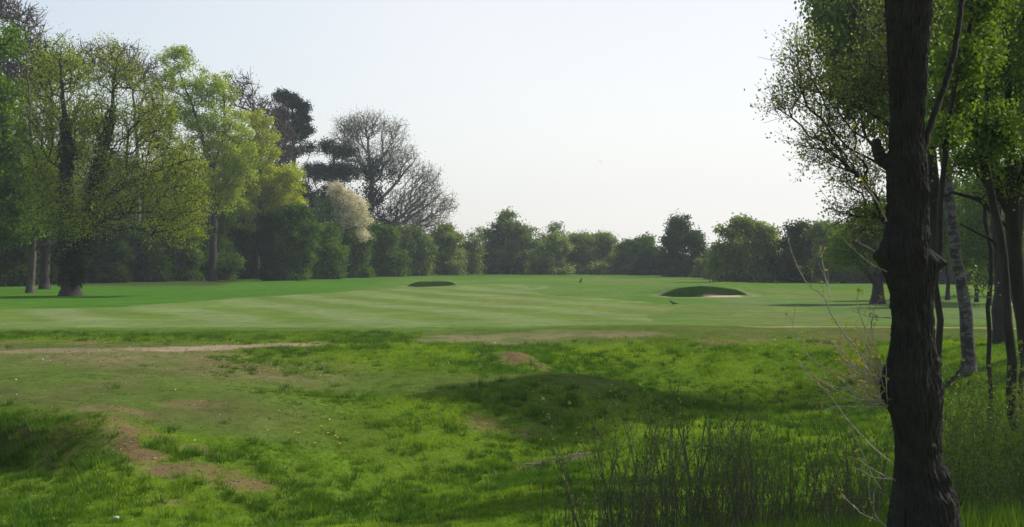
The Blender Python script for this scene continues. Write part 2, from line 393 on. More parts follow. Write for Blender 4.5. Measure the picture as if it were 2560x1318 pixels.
faces = np.stack([idx[:-1, :-1], idx[:-1, 1:], idx[1:, 1:], idx[1:, :-1]], -1).reshape(-1, 4)
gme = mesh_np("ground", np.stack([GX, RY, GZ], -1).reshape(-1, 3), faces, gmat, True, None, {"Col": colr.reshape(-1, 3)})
ground = link("ground", gme); tag(ground, kind="structure")

# ------------------------------------------------------------------ grass
def blades(cx, cy, cz, hh, nb, spread, width, lean=0.5):
    """nb one-triangle blades round each tuft centre"""
    n = len(cx); N_ = n * nb
    ang = rng.uniform(0, 2 * math.pi, N_); rad = np.abs(rng.normal(0, 1, N_)) * np.repeat(spread, nb)
    bx = np.repeat(cx, nb) + np.cos(ang) * rad; by = np.repeat(cy, nb) + np.sin(ang) * rad; bz = np.repeat(cz, nb) - 0.01
    h = np.repeat(hh, nb) * rng.uniform(0.55, 1.15, N_); la = ang + rng.normal(0, 0.7, N_); le = h * rng.uniform(0.1, 1.0, N_) * lean
    wa = rng.uniform(0, math.pi, N_); w = np.repeat(width, nb) * rng.uniform(0.7, 1.3, N_)
    v = np.empty((N_, 3, 3))
    v[:, 0] = np.stack([bx - np.cos(wa) * w, by - np.sin(wa) * w, bz], 1)
    v[:, 1] = np.stack([bx + np.cos(wa) * w, by + np.sin(wa) * w, bz], 1)
    v[:, 2] = np.stack([bx + np.cos(la) * le, by + np.sin(la) * le, bz + h], 1)
    return v.reshape(-1, 3)
def scatter(n, y0, y1, marg=0.42, px_lo=None):
    t = rng.uniform(0, 1, n); yy = np.sqrt(y0 ** 2 + t * (y1 ** 2 - y0 ** 2)); xx = rng.uniform(-1, 1, n) * (marg * yy)
    return xx, yy
gx, gy = scatter(150000, 17.5, 48)
lgv = zone_long(gx, gy); bmv = np.maximum(bare_mask(gx, gy), path_mask(gx, gy))
keep = (rng.uniform(0, 1, len(gx)) > bmv * 1.1) & (rng.uniform(0, 1, len(gx)) < 0.30 + 0.7 * lgv)
gx, gy, lgv = gx[keep], gy[keep], lgv[keep]
cl = vnoise(gx / 0.42, gy / 0.42, 211) * 0.75 + 0.25 * vnoise(gx / 0.17, gy / 0.17, 87)
clump = sstep(0.58, 0.85, cl) * (0.4 + 0.6 * sstep(0.4, 0.6, fbm(gx / 3, gy / 3, 311, 2)))
hh = 0.020 + lgv * (0.035 + 0.16 * clump) * rng.uniform(0.7, 1.3, len(gx))
gz = height(gx, gy)
V = blades(gx, gy, gz, hh, 8, 0.03 + 0.03 * clump, np.full(len(gx), 0.0055) * (0.7 + gy / 40), 0.7)
tx, ty = scatter(17000, 18, 46); tl = zone_long(tx, ty); tb = np.maximum(bare_mask(tx, ty), path_mask(tx, ty))
tn = fbm(tx / 2.4, ty / 3.0, 401, 3); kk_ = (rng.uniform(0, 1, len(tx)) < 0.9 * tl ** 2 * (0.12 + sstep(0.42, 0.60, tn))) & (tb < 0.3)
tx, ty = tx[kk_], ty[kk_]; tz = height(tx, ty); th_ = rng.uniform(0.07, 0.20, len(tx)); rep = 5
TX = np.repeat(tx, rep) + rng.normal(0, 0.05, len(tx) * rep); TY = np.repeat(ty, rep) + rng.normal(0, 0.05, len(tx) * rep)
V2 = blades(TX, TY, np.repeat(tz, rep), np.repeat(th_, rep), 8, np.full(len(TX), 0.055), np.full(len(TX), 0.0065), 1.0)
v2 = np.repeat(np.clip(np.repeat(rng.uniform(0.0, 0.42, len(tx)) ** 1.3, rep) + rng.normal(0, .05, len(TX)), 0, 1), 24)
tintn = fbm(gx / 2.2, gy / 2.2, 55, 3)
vv = np.repeat(np.clip(tintn * 1.3 - 0.1 - 0.25 * clump + rng.normal(0, 0.10, len(gx)), 0, 1), 24)
dry = np.repeat(1 - lgv, 24)
V = np.concatenate([V, V2]); vv = np.concatenate([vv, v2]); dry = np.concatenate([dry, np.zeros(len(v2))])
gw = N("grass_blades"); va = gw.attr("v").outputs[2]; da = gw.attr("dry").outputs[2]
c0 = gw.ramp(va, [(0.03, (0.026, 0.078, 0.006)), (0.45, (0.095, 0.190, 0.014)), (0.85, (0.19, 0.29, 0.024))])
c1 = gw.mix(va, (0.06, 0.105, 0.022), (0.11, 0.13, 0.045))
c2 = gw.mix(1.0, gw.mix(da, c0, c1), (1.45, 1.30, 1.2), 'MULTIPLY')
d_ = gw.n("ShaderNodeBsdfDiffuse", Color=c2).outputs[0]
t_ = gw.n("ShaderNodeBsdfTranslucent", Color=gw.mix(1.0, c2, (1.3, 1.35, 0.6), 'MULTIPLY')).outputs[0]
s_ = gw.n("ShaderNodeMixShader", i0=0.42, i1=d_, i2=t_).outputs[0]
gl_ = gw.n("ShaderNodeBsdfGlossy", Color=(0.9, 1, 0.8, 1), Roughness=0.4).outputs[0]
grass_mat = gw.done(gw.n("ShaderNodeMixShader", i0=0.012, i1=s_, i2=gl_).outputs[0])
gme2 = mesh_np("grass", V, np.arange(len(V)).reshape(-1, 3), grass_mat, False, {"v": vv, "dry": dry})
grass = link("grass", gme2); tag(grass, "tufted green rough grass over the banks and hollow in the foreground", "grass", kind="stuff")

# ------------------------------------------------------------------ trees
def rand_unit(n):
    v = rng.normal(0, 1, (n, 3)); return v / np.linalg.norm(v, axis=1, keepdims=True)

def lobe_points(lobes, n, shell=0.45):
    vol = np.array([l[3] * l[4] * l[5] for l in lobes]); vol = vol ** 0.8; k = rng.choice(len(lobes), n, p=vol / vol.sum())
    L = np.array(lobes)[k]; u = rand_unit(n) * (rng.uniform(0, 1, (n, 1)) ** shell)
    return L[:, :3] + u * L[:, 3:6]

def grow(trunks, pts, bf):
    """trunks: list of lists of (x,y,z,r). returns pos, parent, base radii"""
    pos = []; par = []; rad0 = []; path = []
    for tr in trunks:
        tr = [np.array(t, float) for t in tr]
        prev = -1
        if pos:
            d = [np.linalg.norm(p - tr[0][:3]) for p in pos]; prev = int(np.argmin(d)); tr = tr if min(d) > 1e-3 else tr[1:]
            start = np.array([*pos[prev], tr[0][3]])
        for i, t in enumerate(tr):
            a = np.array([*pos[prev], rad0[prev]]) if prev >= 0 else t
            if prev >= 0 and i == 0: a = np.array([*pos[prev], t[3]])
            L = np.linalg.norm(t[:3] - a[:3]); k = max(1, int(L / 0.5)) if prev >= 0 else 1
            for j in range(1, k + 1):
                q = a + (t - a) * j / k
                jit = rng.normal(0, 0.035 * min(L, 1.0), 3) * (0 if j == k else 1); jit[2] = 0
                pos.append(q[:3] + jit); par.append(prev); rad0.append(q[3])
                path.append(0 if prev < 0 else path[prev] + np.linalg.norm(pos[-1] - pos[prev])); prev = len(pos) - 1
    nt = len(pos); pos = np.array(pos); path = np.array(path)
    n = len(pts)
    D = np.linalg.norm(pts[:, None] - pos[None], axis=2); zlow = pos[:, 2] < 0.15 * pos[:, 2].max()
    D = D + bf * path[None] + np.where(zlow, 3.0, 0)[None] + np.maximum(0, pos[None, :, 2] - pts[:, None, 2]) * 0.5
    cost = D.min(1); best = D.argmin(1)
    P_ = np.concatenate([pos, np.zeros((n, 3))]); PA = list(par); PT = np.concatenate([path, np.zeros(n)])
    alive = np.ones(n, bool); cc_ = cost.copy()
    for it in range(n):
        i = int(np.argmin(cc_)); new = nt + it; p = best[i]
        P_[new] = pts[i]; PA.append(int(p)); PT[new] = PT[p] + np.linalg.norm(pts[i] - P_[p])
        alive[i] = False; cc_[i] = 1e9
        d = np.sqrt(((pts - pts[i]) ** 2).sum(1)) + bf * PT[new]
        m = alive & (d < cc_); cc_[m] = d[m]; best[m] = new
    rad0 = np.concatenate([np.array(rad0), np.zeros(n)])
    return P_, np.array(PA), rad0, nt

def subdivide(pos, par, rad0, maxlen, wob=0.08):
    pos = list(pos); par = list(par); rad0 = list(rad0); n = len(pos)
    for c in range(n):
        p = par[c]
        if p < 0 or rad0[c] > 0: continue
        L = np.linalg.norm(pos[c] - pos[p]); k = int(L / maxlen)
        if k < 1: continue
        a, b = pos[p], pos[c]; prev = p; off = rng.normal(0, 1, 3) * wob * L; off2 = rng.normal(0, 1, 3) * wob * 0.5 * L
        for j in range(1, k + 1):
            t = j / (k + 1)
            pos.append(a + (b - a) * t + off * math.sin(math.pi * t) + off2 * math.sin(2 * math.pi * t)); par.append(prev); rad0.append(0); prev = len(pos) - 1
        par[c] = prev
    return np.array(pos), np.array(par), np.array(rad0)

def radii(pos, par, rad0, rtip, expo=2.3):
    n = len(pos); children = [[] for _ in range(n)]
    for c in range(n):
        if par[c] >= 0: children[par[c]].append(c)
    order = []; st_ = [i for i in range(n) if par[i] < 0]
    while st_:
        i = st_.pop(); order.append(i); st_ += children[i]
    A = np.zeros(n)
    for i in reversed(order): A[i] = rtip ** expo if not children[i] else sum(A[c] for c in children[i]) + 0.08 * rtip ** expo
    r = A ** (1 / expo)
    r = np.where(rad0 > 0, np.maximum(rad0, 0.0), r)
    for i in order:
        if par[i] >= 0: r[i] = min(r[i], r[par[i]] * 0.97 if rad0[i] == 0 else r[i])
    main = np.full(n, -1)
    for i in range(n):
        if children[i]: main[i] = max(children[i], key=lambda c: (r[c]))
    tips = np.array([i for i in range(n) if not children[i]])
    return r, main, tips

def tubes(pos, par, r, main, K=5, rmin=0.0, lump=0.0):
    n = len(pos); nd = np.zeros((n, 3))
    hp = par >= 0
    ein = np.zeros((n, 3)); ein[hp] = pos[hp] - pos[par[hp]]; ein /= (np.linalg.norm(ein, axis=1, keepdims=True) + 1e-9)
    nd[:] = ein; hm = main >= 0; nd[hm] += ein[main[hm]]; nd /= (np.linalg.norm(nd, axis=1, keepdims=True) + 1e-9)
    ed = np.nonzero(hp & (r > rmin))[0]; p = par[ed]
    sd_ = np.where((main[p] == ed)[:, None], nd[p], ein[ed]); ed_ = nd[ed]
    sr = np.where(main[p] == ed, r[p], np.minimum(r[p], r[ed] * 1.25)); er = r[ed]
    def ring(c, d, rr):
        ref = np.where(np.abs(d[:, 2:3]) > 0.9, np.array([[1.0, 0, 0]]), np.array([[0, 0, 1.0]]))
        # keep frames consistent for near-vertical stems
        ref = np.tile(np.array([[0.31, 0.95, 0.05]]), (len(d), 1)); bad = np.abs((d * ref).sum(1)) > 0.95; ref[bad] = (1, 0, 0)
        u = np.cross(d, ref); u /= (np.linalg.norm(u, axis=1, keepdims=True) + 1e-9); v = np.cross(d, u)
        a = np.arange(K) * 2 * math.pi / K
        return c[:, None] + rr[:, None, None] * (np.cos(a)[None, :, None] * u[:, None] + np.sin(a)[None, :, None] * v[:, None])
    R0 = ring(pos[p], sd_, sr); R1 = ring(pos[ed], ed_, er)
    V = np.concatenate([R0, R1], 1).reshape(-1, 3); m = len(ed)
    i0 = np.arange(m)[:, None] * 2 * K; a = np.arange(K)[None]; b = (np.arange(K) + 1)[None] % K
    Fc = np.stack([i0 + a, i0 + b, i0 + K + b, i0 + K + a], -1).reshape(-1, 4)
    return V, Fc

def leaf_quads(c, size, aspect=0.72, horiz=0.0, down=False):
    n = len(c); a = rand_unit(n); 
    if horiz: a[:, 2] *= (1 - horiz); a /= np.linalg.norm(a, axis=1, keepdims=True)
    if down: a = a * 0.5; a[:, 2] -= 1; a /= np.linalg.norm(a, axis=1, keepdims=True)
    b = np.cross(a, rand_unit(n)); b /= (np.linalg.norm(b, axis=1, keepdims=True) + 1e-9)
    s = (size * rng.uniform(0.6, 1.3, n))[:, None]
    V = np.stack([c - a * s * 0.5, c + b * s * aspect * 0.5, c + a * s * 0.5, c - b * s * aspect * 0.5], 1)
    return V.reshape(-1, 3), np.arange(n * 4).reshape(-1, 4)

MATS = {}
def LM(k):
    spec = {
        'bright': ((0.07, 0.14, 0.010), (0.20, 0.32, 0.03), 0.55), 'olive': ((0.15, 0.21, 0.025), (0.38, 0.44, 0.045), 0.6),
        'lime': ((0.18, 0.25, 0.025), (0.42, 0.50, 0.06), 0.6), 'limey': ((0.23, 0.27, 0.02), (0.48, 0.52, 0.05), 0.6),
        'twig': ((0.07, 0.055, 0.045), (0.16, 0.13, 0.09), 0.2), 'pine': ((0.018, 0.036, 0.022), (0.045, 0.075, 0.042), 0.2),
        'oak': ((0.10, 0.11, 0.05), (0.22, 0.21, 0.10), 0.35), 'blossom': ((0.50, 0.45, 0.38), (0.88, 0.82, 0.74), 0.35),
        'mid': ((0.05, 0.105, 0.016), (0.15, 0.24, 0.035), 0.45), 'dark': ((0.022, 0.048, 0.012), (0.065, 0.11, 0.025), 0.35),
        'ivy': ((0.008, 0.022, 0.008), (0.026, 0.058, 0.016), 0.15), 'willow': ((0.14, 0.20, 0.06), (0.30, 0.36, 0.13), 0.5),
        'far': ((0.09, 0.145, 0.05), (0.22, 0.28, 0.10), 0.5), 'birch': ((0.07, 0.12, 0.022), (0.19, 0.26, 0.045), 0.5),
        'pale': ((0.14, 0.18, 0.06), (0.30, 0.36, 0.12), 0.55), 'lit': ((0.07, 0.125, 0.015), (0.20, 0.29, 0.035), 0.55),
        'bronze': ((0.20, 0.20, 0.02), (0.42, 0.36, 0.03), 0.4)}[k]
    if k not in MATS: MATS[k] = leaf_mat("foliage_" + k, *spec, gloss=0.03 if k in ('lit', 'birch', 'mid_near') else 0.0)
    return MATS[k]
BK = {'grey': bark_mat("bark_grey", (0.028, 0.024, 0.018), (0.09, 0.08, 0.062), 2.0), 'dark': bark_mat("bark_dark", (0.012, 0.010, 0.008), (0.040, 0.034, 0.026), 2.0),
      'twig': bark_mat("bark_twig", (0.06, 0.048, 0.042), (0.14, 0.115, 0.10), 2.0), 'oak': bark_mat("bark_oak", (0.12, 0.11, 0.095), (0.26, 0.24, 0.20), 2.0),
      'birch': bark_mat("bark_birch", (0.05, 0.047, 0.04), (0.14, 0.135, 0.125), 2.0, 0.6, patches=(0.03, 0.026, 0.022)),
      'pine': bark_mat("bark_pine", (0.06, 0.04, 0.03), (0.15, 0.09, 0.06), 2.0),
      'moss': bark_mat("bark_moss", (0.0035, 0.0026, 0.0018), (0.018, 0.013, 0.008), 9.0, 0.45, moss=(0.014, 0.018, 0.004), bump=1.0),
      'stem': bark_mat("bark_stem", (0.045, 0.048, 0.020), (0.13, 0.12, 0.06), 8.0),
      'shoot': bark_mat("bark_shoot", (0.20, 0.165, 0.12), (0.45, 0.40, 0.32), 12.0)}

def wobble_col(c, root_seed):
    return np.clip(fbm(c[:, 0] / 0.9 + root_seed, c[:, 2] / 0.9 + c[:, 1] / 1.3, root_seed + 5, 3) * 1.5 - 0.25 + rng.normal(0, 0.16, len(c)), 0, 1)

def make_tree(name, label, Y, trunk, lobes, leaf='mid', n=500, per=22, size=0.22, sig=0.4, bf=0.35, bark='grey', rtip=0.02, cat='tree',
              group=None, ivy=None, K=5, shell=0.45, droop=0, extra=None, X0=None, wob=0.08, fine=0, seed=None, rmin=0.0, squash=0.75, horiz=0.0):
    """trunk: polylines of (px, py, radius) seen at distance Y; lobes: (px, py, rx, ry[, dy]) in photo pixels, all turned into metres round the tree's own foot"""
    sc_ = Y / F
    b0 = trunk[0][0]; bx = (b0[0] - CX) * sc_; bz = hgt(bx, Y)
    def loc(px, py, dy=0): return np.array([(px - CX) * sc_ - bx, dy, CZ - (py - HZ) * sc_ - bz])
    root = link(name, None, None, (bx, Y, bz)); root.empty_display_size = 0.3
    tag(root, label, cat, group)
    trs = []
    for ti, tr in enumerate(trunk):
        l = []
        for j, t in enumerate(tr):
            p = loc(t[0], t[1], t[3] if len(t) > 3 else 0)
            if ti == 0 and j == 0: p = np.array([0, 0, -0.15])
            l.append((*p, t[2]))
        if ti == 0 and l[0][3] > 0.10:   # root flare
            r0 = l[0][3]; l = [(l[0][0], l[0][1], l[0][2], r0 * 1.55), (0, 0, 0.12, r0 * 1.3), (0, 0, 0.5, r0 * 1.02)] + l[1:]
        trs.append(l)
    L3 = []
    for lb in lobes:
        c = loc(lb[0], lb[1], lb[4] if len(lb) > 4 else rng.uniform(-0.35, 0.35) * lb[2] * sc_)
        L3.append((*c, lb[2] * sc_, lb[2] * sc_ * squash, lb[3] * sc_))
    pts = lobe_points(L3, n, shell); pts = pts[pts[:, 2] > 0.1]
    pos, par, rad0, nt = grow(trs, pts, bf)
    lp = pos[nt:]
    pos, par, rad0 = subdivide(pos, par, rad0, 0.6 if Y > 60 else 0.35, wob)
    if fine:   # fine twigs on outer nodes
        tips0 = np.arange(nt, nt + len(lp)); k = len(tips0) * fine
        src = np.repeat(tips0, fine); L_ = rng.uniform(0.3, 1.0, k) * (0.9 if Y > 60 else 0.45)
        outd = pos[src] - pos[par[src]]; outd /= (np.linalg.norm(outd, axis=1, keepdims=True) + 1e-9)
        d = outd * 0.7 + rand_unit(k) * 0.7 + np.array([0, 0, -0.25 if droop else 0.15]); e = pos[src] + d * L_[:, None]
        pos = np.concatenate([pos, e]); par = np.concatenate([par, src]); rad0 = np.concatenate([rad0, np.zeros(k)])
        lp = np.concatenate([lp, e])
    r, main, tips = radii(pos, par, rad0, rtip)
    Vt, Ft = tubes(pos, par, r, main, K, rmin)
    link("trunk", mesh_np("trunk", Vt, Ft, BK[bark], True), root)
    if per > 0:
        if Y > 60 and leaf not in ('twig', 'oak'): per = per * 2.6; size = size * 0.88
        m = len(lp); cnt = rng.poisson(per, m) if fine == 0 else rng.poisson(per / (1 + fine), m)
        src = np.repeat(np.arange(m), cnt); c = lp[src] + rng.normal(0, sig, (len(src), 3)) * np.array([1, 1, 0.75])
        if droop: c[:, 2] -= rng.uniform(0, 1, len(c)) ** 1.3 * droop * (0.4 + vnoise(lp[src, 0] * 2, lp[src, 1] * 2, 3)); c[:, :2] = lp[src, :2] + (c[:, :2] - lp[src, :2]) * 0.6
        c = c[c[:, 2] > 0.03]
        V1, F1 = leaf_quads(c, size, down=bool(droop), horiz=horiz); sd_ = int(rng.integers(0, 500))
        link("crown", mesh_np("crown", V1, F1, LM(leaf), False, {"v": np.repeat(wobble_col(c, sd_), 4)}), root)
    for nm, lf, lb2, cnt, sz in (extra or []):
        L4 = [(*loc(l[0], l[1], l[4] if len(l) > 4 else 0), l[2] * sc_, l[2] * sc_ * 0.8, l[3] * sc_) for l in lb2]
        cen = lobe_points(L4, max(10, cnt // 25), 0.5); c = cen[rng.integers(0, len(cen), cnt)] + rng.normal(0, sz * 1.3, (cnt, 3)); c = c[c[:, 2] > 0.02]
        V1, F1 = leaf_quads(c, sz); link(nm, mesh_np(nm, V1, F1, LM(lf), False, {"v": np.repeat(wobble_col(c, 9), 4)}), root)
    if ivy:   # (polyline px, py, radius px) wrapped in leaves
        cs = []
        for pl, cnt in ivy:
            for (a_, b_) in zip(pl[:-1], pl[1:]):
                k = cnt // (len(pl) - 1); t = rng.uniform(0, 1, k)
                ca = loc(a_[0], a_[1]); cb = loc(b_[0], b_[1]); rr = (a_[2] + (b_[2] - a_[2]) * t) * sc_
                lum = 0.75 + 0.6 * vnoise(t * 7, t * 0 + a_[0], 4)
                u = rand_unit(k); cs.append(ca + (cb - ca) * t[:, None] + u * (rr * lum * rng.uniform(0.6, 1.05, k))[:, None])
        c = np.concatenate(cs); c = c[c[:, 2] > 0.05]; V1, F1 = leaf_quads(c, 0.2 if Y > 60 else 0.08)
        link("ivy", mesh_np("ivy", V1, F1, LM('ivy'), False, {"v": np.repeat(wobble_col(c, 9), 4)}), root)
    return root

def copy_tree(o, loc, rz=0, s=1.0, label=None, sz=None):
    r = o.copy(); COL.objects.link(r); r.location = loc; r.rotation_euler = (0, 0, rz); r.scale = (s, s, sz or s)
    if label: r["label"] = label
    for ch in list(o.children):
        c = ch.copy(); COL.objects.link(c); c.parent = r
    return r
def bush(name, label, Y, lobes, leaf='mid', n=None, per=60, size=0.29, sig=0.38, cat='bush', **kw):
    cx = sum(l[0] for l in lobes) / len(lobes); area = sum(l[2] * l[3] for l in lobes) * (Y / F) ** 2
    Yb_ = CZ * F / Y + HZ; lobes = list(lobes) + [(l[0], Yb_ - 12, l[2] * 0.95, 22) for l in lobes if l[1] + l[3] > Yb_ - 60]
    n = n or int(min(1100, max(150, area * 15)))
    kw.setdefault('bark', 'dark')
    lobes = [(l[0] + rng.normal(0, 5), l[1] + rng.normal(0, 5), l[2] * rng.uniform(0.75, 1.1), l[3] * rng.uniform(0.8, 1.15)) for l in lobes] + \
            [(l[0] + rng.uniform(-0.8, 0.8) * l[2], l[1] - rng.uniform(0.3, 0.95) * l[3], l[2] * rng.uniform(0.25, 0.45), l[3] * rng.uniform(0.25, 0.4)) for l in lobes for _ in range(2)]
    return make_tree(name, label, Y, [[(cx, Yb_ , 0.09), (cx, lobes[0][1], 0.05)]], lobes, leaf, n, per, size, sig, cat=cat, K=4, bf=0.6, **kw)

#TREES
G = "trees of the wood on the left"
make_tree("maple_tree", "slender pale-barked tree with fresh bright green leaves at the left edge, standing on the grass", 95,
          [[(75, 733, 0.30), (82, 640, 0.24), (80, 560, 0.20), (78, 400, 0.14), (74, 250, 0.09), (66, 120, 0.04)], [(82, 592, .1), (100, 575, 0.09), (125, 568, 0.06)], [(82, 630, .08), (105, 612, .07), (140, 608, 0.04)]],
          [(5, 110, 55, 50), (-10, 250, 75, 70), (0, 360, 80, 70), (20, 470, 70, 60), (60, 550, 60, 45), (-80, 400, 100, 250), (95, 420, 45, 90), (20, 580, 60, 40)],
          'bright', 480, 34, 0.24, 0.34, bark='grey', rtip=0.016, group=G)
make_tree("bare_tree", "tall bare tree with purplish twigs rising behind the top left corner", 118, [[(45, 715, 0.35), (50, 400, 0.22), (55, 200, 0.12), (50, 60, 0.04)]],
          [(60, 90, 55, 75), (5, 20, 60, 45), (90, 190, 55, 70), (20, 190, 60, 80)], 'twig', 700, 5, 0.14, 0.35, bark='twig', rtip=0.022, fine=4, group=G)
make_tree("sycamore_tree", "broad old sycamore with two ivy-clad stems and olive-yellow leaves, nearest tree of the wood", 88,
          [[(176, 740, 0.62), (172, 690, 0.60), (165, 640, 0.42), (160, 500, 0.36), (168, 380, 0.28), (160, 270, 0.16), (150, 150, 0.05)],
           [(178, 690, 0.5), (200, 640, 0.40), (226, 520, 0.34), (255, 400, 0.26), (280, 280, 0.15), (292, 150, 0.04)],
           [(226, 520, 0.24), (300, 470, 0.15), (380, 430, 0.10), (470, 400, 0.05)], [(215, 560, 0.16), (290, 535, 0.10), (380, 530, .05)]],
          [(150, 195, 65, 80), (290, 180, 60, 85), (370, 300, 80, 90), (430, 420, 75, 75), (330, 460, 100, 80), (110, 330, 80, 110), (210, 540, 130, 60), (420, 560, 85, 60), (240, 330, 90, 90), (120, 480, 70, 70), (480, 500, 50, 70)],
          'olive', 1700, 12, 0.125, 0.22, bark='dark', rtip=0.010, fine=2, K=6, group=G,
          ivy=[([(176, 722, 24), (168, 650, 28), (160, 500, 23), (168, 380, 20), (162, 300, 12)], 3600), ([(182, 710, 22), (202, 640, 26), (226, 520, 26), (255, 400, 21), (280, 280, 14)], 3600)])
make_tree("ash_tree", "thin twiggy tree with sparse olive leaves standing behind the ivy-clad sycamore", 106, [[(110, 722, 0.4), (118, 500, 0.3), (128, 300, 0.18), (130, 140, 0.05)]],
          [(130, 165, 75, 65), (200, 170, 50, 60), (70, 290, 70, 100), (190, 300, 80, 90), (120, 430, 90, 90)], 'olive', 800, 6, 0.17, 0.4, bark='dark', rtip=0.018, fine=2, group=G, ivy=[([(111, 722, 11), (118, 560, 10), (126, 380, 9)], 2600)])
make_tree("bare_tree", "bare purplish-twigged tree top showing above the sycamore, left of the lime-green tree", 150, [[(345, 700, 0.35), (345, 400, 0.22), (330, 200, 0.10), (325, 120, 0.03)]],
          [(320, 170, 50, 60), (370, 200, 45, 60), (280, 150, 45, 50), (390, 300, 50, 90), (230, 160, 45, 55)], 'twig', 700, 5, 0.15, 0.4, bark='twig', rtip=0.022, fine=3, group=G)
make_tree("lime_tree", "tallest lime tree, fresh light green, with the highest rounded top in the wood", 140,
          [[(530, 697, 0.42), (535, 560, 0.36), (530, 430, 0.26), (490, 290, 0.14), (445, 170, 0.04)], [(530, 430, .2), (560, 330, 0.14), (560, 220, 0.04)]],
          [(440, 150, 48, 38), (425, 205, 42, 45), (505, 215, 50, 45), (555, 235, 50, 50), (480, 290, 75, 65), (560, 330, 75, 70), (600, 400, 55, 65), (500, 420, 95, 80), (415, 360, 45, 70), (430, 480, 70, 70), (560, 480, 60, 60)],
          'lime', 760, 27, 0.21, 0.30, bark='dark', rtip=0.018, K=5, group=G)
make_tree("lime_tree", "yellow-green lime tree on the right flank of the wood, beside the dark pine", 150,
          [[(640, 692, 0.34), (650, 500, 0.26), (650, 350, 0.10), (640, 290, 0.04)]],
          [(640, 310, 45, 35), (665, 370, 42, 50), (610, 380, 50, 60), (650, 455, 75, 50), (722, 450, 45, 42), (700, 500, 60, 40), (620, 530, 60, 50)],
          'limey', 560, 27, 0.21, 0.30, bark='dark', rtip=0.018, group=G)
make_tree("bare_tree", "bare reddish-twigged tree between the lime trees and the dark pine", 166, [[(655, 692, 0.35), (650, 400, 0.2), (630, 230, 0.06)]],
          [(600, 225, 42, 45), (640, 275, 50, 40), (690, 300, 45, 50), (710, 370, 50, 60), (680, 440, 60, 60)], 'twig', 800, 5, 0.15, 0.4, bark='twig', rtip=0.024, fine=3, group=G)
make_tree("pine_tree", "tall dark pine with a dense rounded head standing clear of the treetops", 168,
          [[(735, 690, 0.38), (738, 500, 0.30), (733, 330, 0.2), (728, 235, 0.05)]],
          [(703, 240, 20, 16), (730, 252, 26, 20), (757, 270, 20, 17), (705, 290, 24, 18), (748, 300, 28, 20), (762, 325, 22, 13), (715, 325, 26, 15), (735, 340, 34, 12), (720, 380, 35, 14)],
          'pine', 650, 24, 0.20, 0.26, bark='pine', rtip=0.02, shell=0.6, group=G)
make_tree("pine_tree", "dark spreading pine with layered boughs beside the bare oak", 172,
          [[(815, 690, 0.4), (822, 520, 0.30), (835, 400, 0.15), (835, 360, 0.05)]],
          [(765, 372, 32, 18), (815, 368, 40, 20), (858, 380, 38, 22), (850, 430, 55, 30), (790, 432, 42, 26), (755, 480, 40, 30), (830, 500, 65, 40), (870, 565, 55, 50), (780, 550, 50, 50), (800, 620, 60, 50)],
          'pine', 1100, 24, 0.21, 0.30, bark='pine', rtip=0.02, shell=0.6, group=G)
make_tree("oak_tree", "wide oak with bare fine branches and tiny new leaves, its trunk wrapped in ivy", 180,
          [[(928, 688, 0.5), (926, 560, 0.45), (930, 460, 0.34), (922, 380, 0.2), (915, 310, 0.06)], [(928, 520, .3), (980, 470, 0.2), (1020, 420, 0.1)],
           [(930, 580, .28), (1000, 560, 0.2), (1060, 520, 0.12), (1100, 490, 0.05)], [(928, 440, .25), (880, 380, 0.12), (860, 330, 0.05)]],
          [(915, 318, 62, 34), (985, 335, 38, 38), (868, 330, 42, 34), (1005, 400, 45, 48), (1060, 450, 50, 45), (1095, 515, 48, 45), (1020, 510, 60, 45), (950, 400, 60, 50), (1040, 560, 60, 34), (870, 380, 55, 45), (1000, 590, 60, 40)],
          'oak', 2600, 6, 0.15, 0.35, bark='oak', rtip=0.0115, fine=3, wob=0.12, bf=0.5, K=4, group=G,
          extra=[("ivy", 'ivy', [(925, 425, 48, 34), (932, 490, 42, 50), (985, 440, 22, 20), (965, 545, 50, 34), (900, 560, 40, 44)], 8500, 0.24)])
make_tree("cherry_tree", "white blossoming cherry tree in front of the dark pine", 160,
          [[(850, 688, 0.2), (862, 600, 0.15), (875, 520, 0.05)]],
          [(838, 475, 22, 20), (858, 500, 32, 28), (888, 520, 32, 32), (908, 550, 24, 26), (905, 590, 20, 16), (870, 545, 34, 30)],
          'blossom', 420, 16, 0.16, 0.24, bark='dark', rtip=0.02, group=G, shell=0.4,
          extra=[("leaves", 'mid', [(820, 530, 45, 50), (850, 590, 50, 40)], 3500, 0.2)])
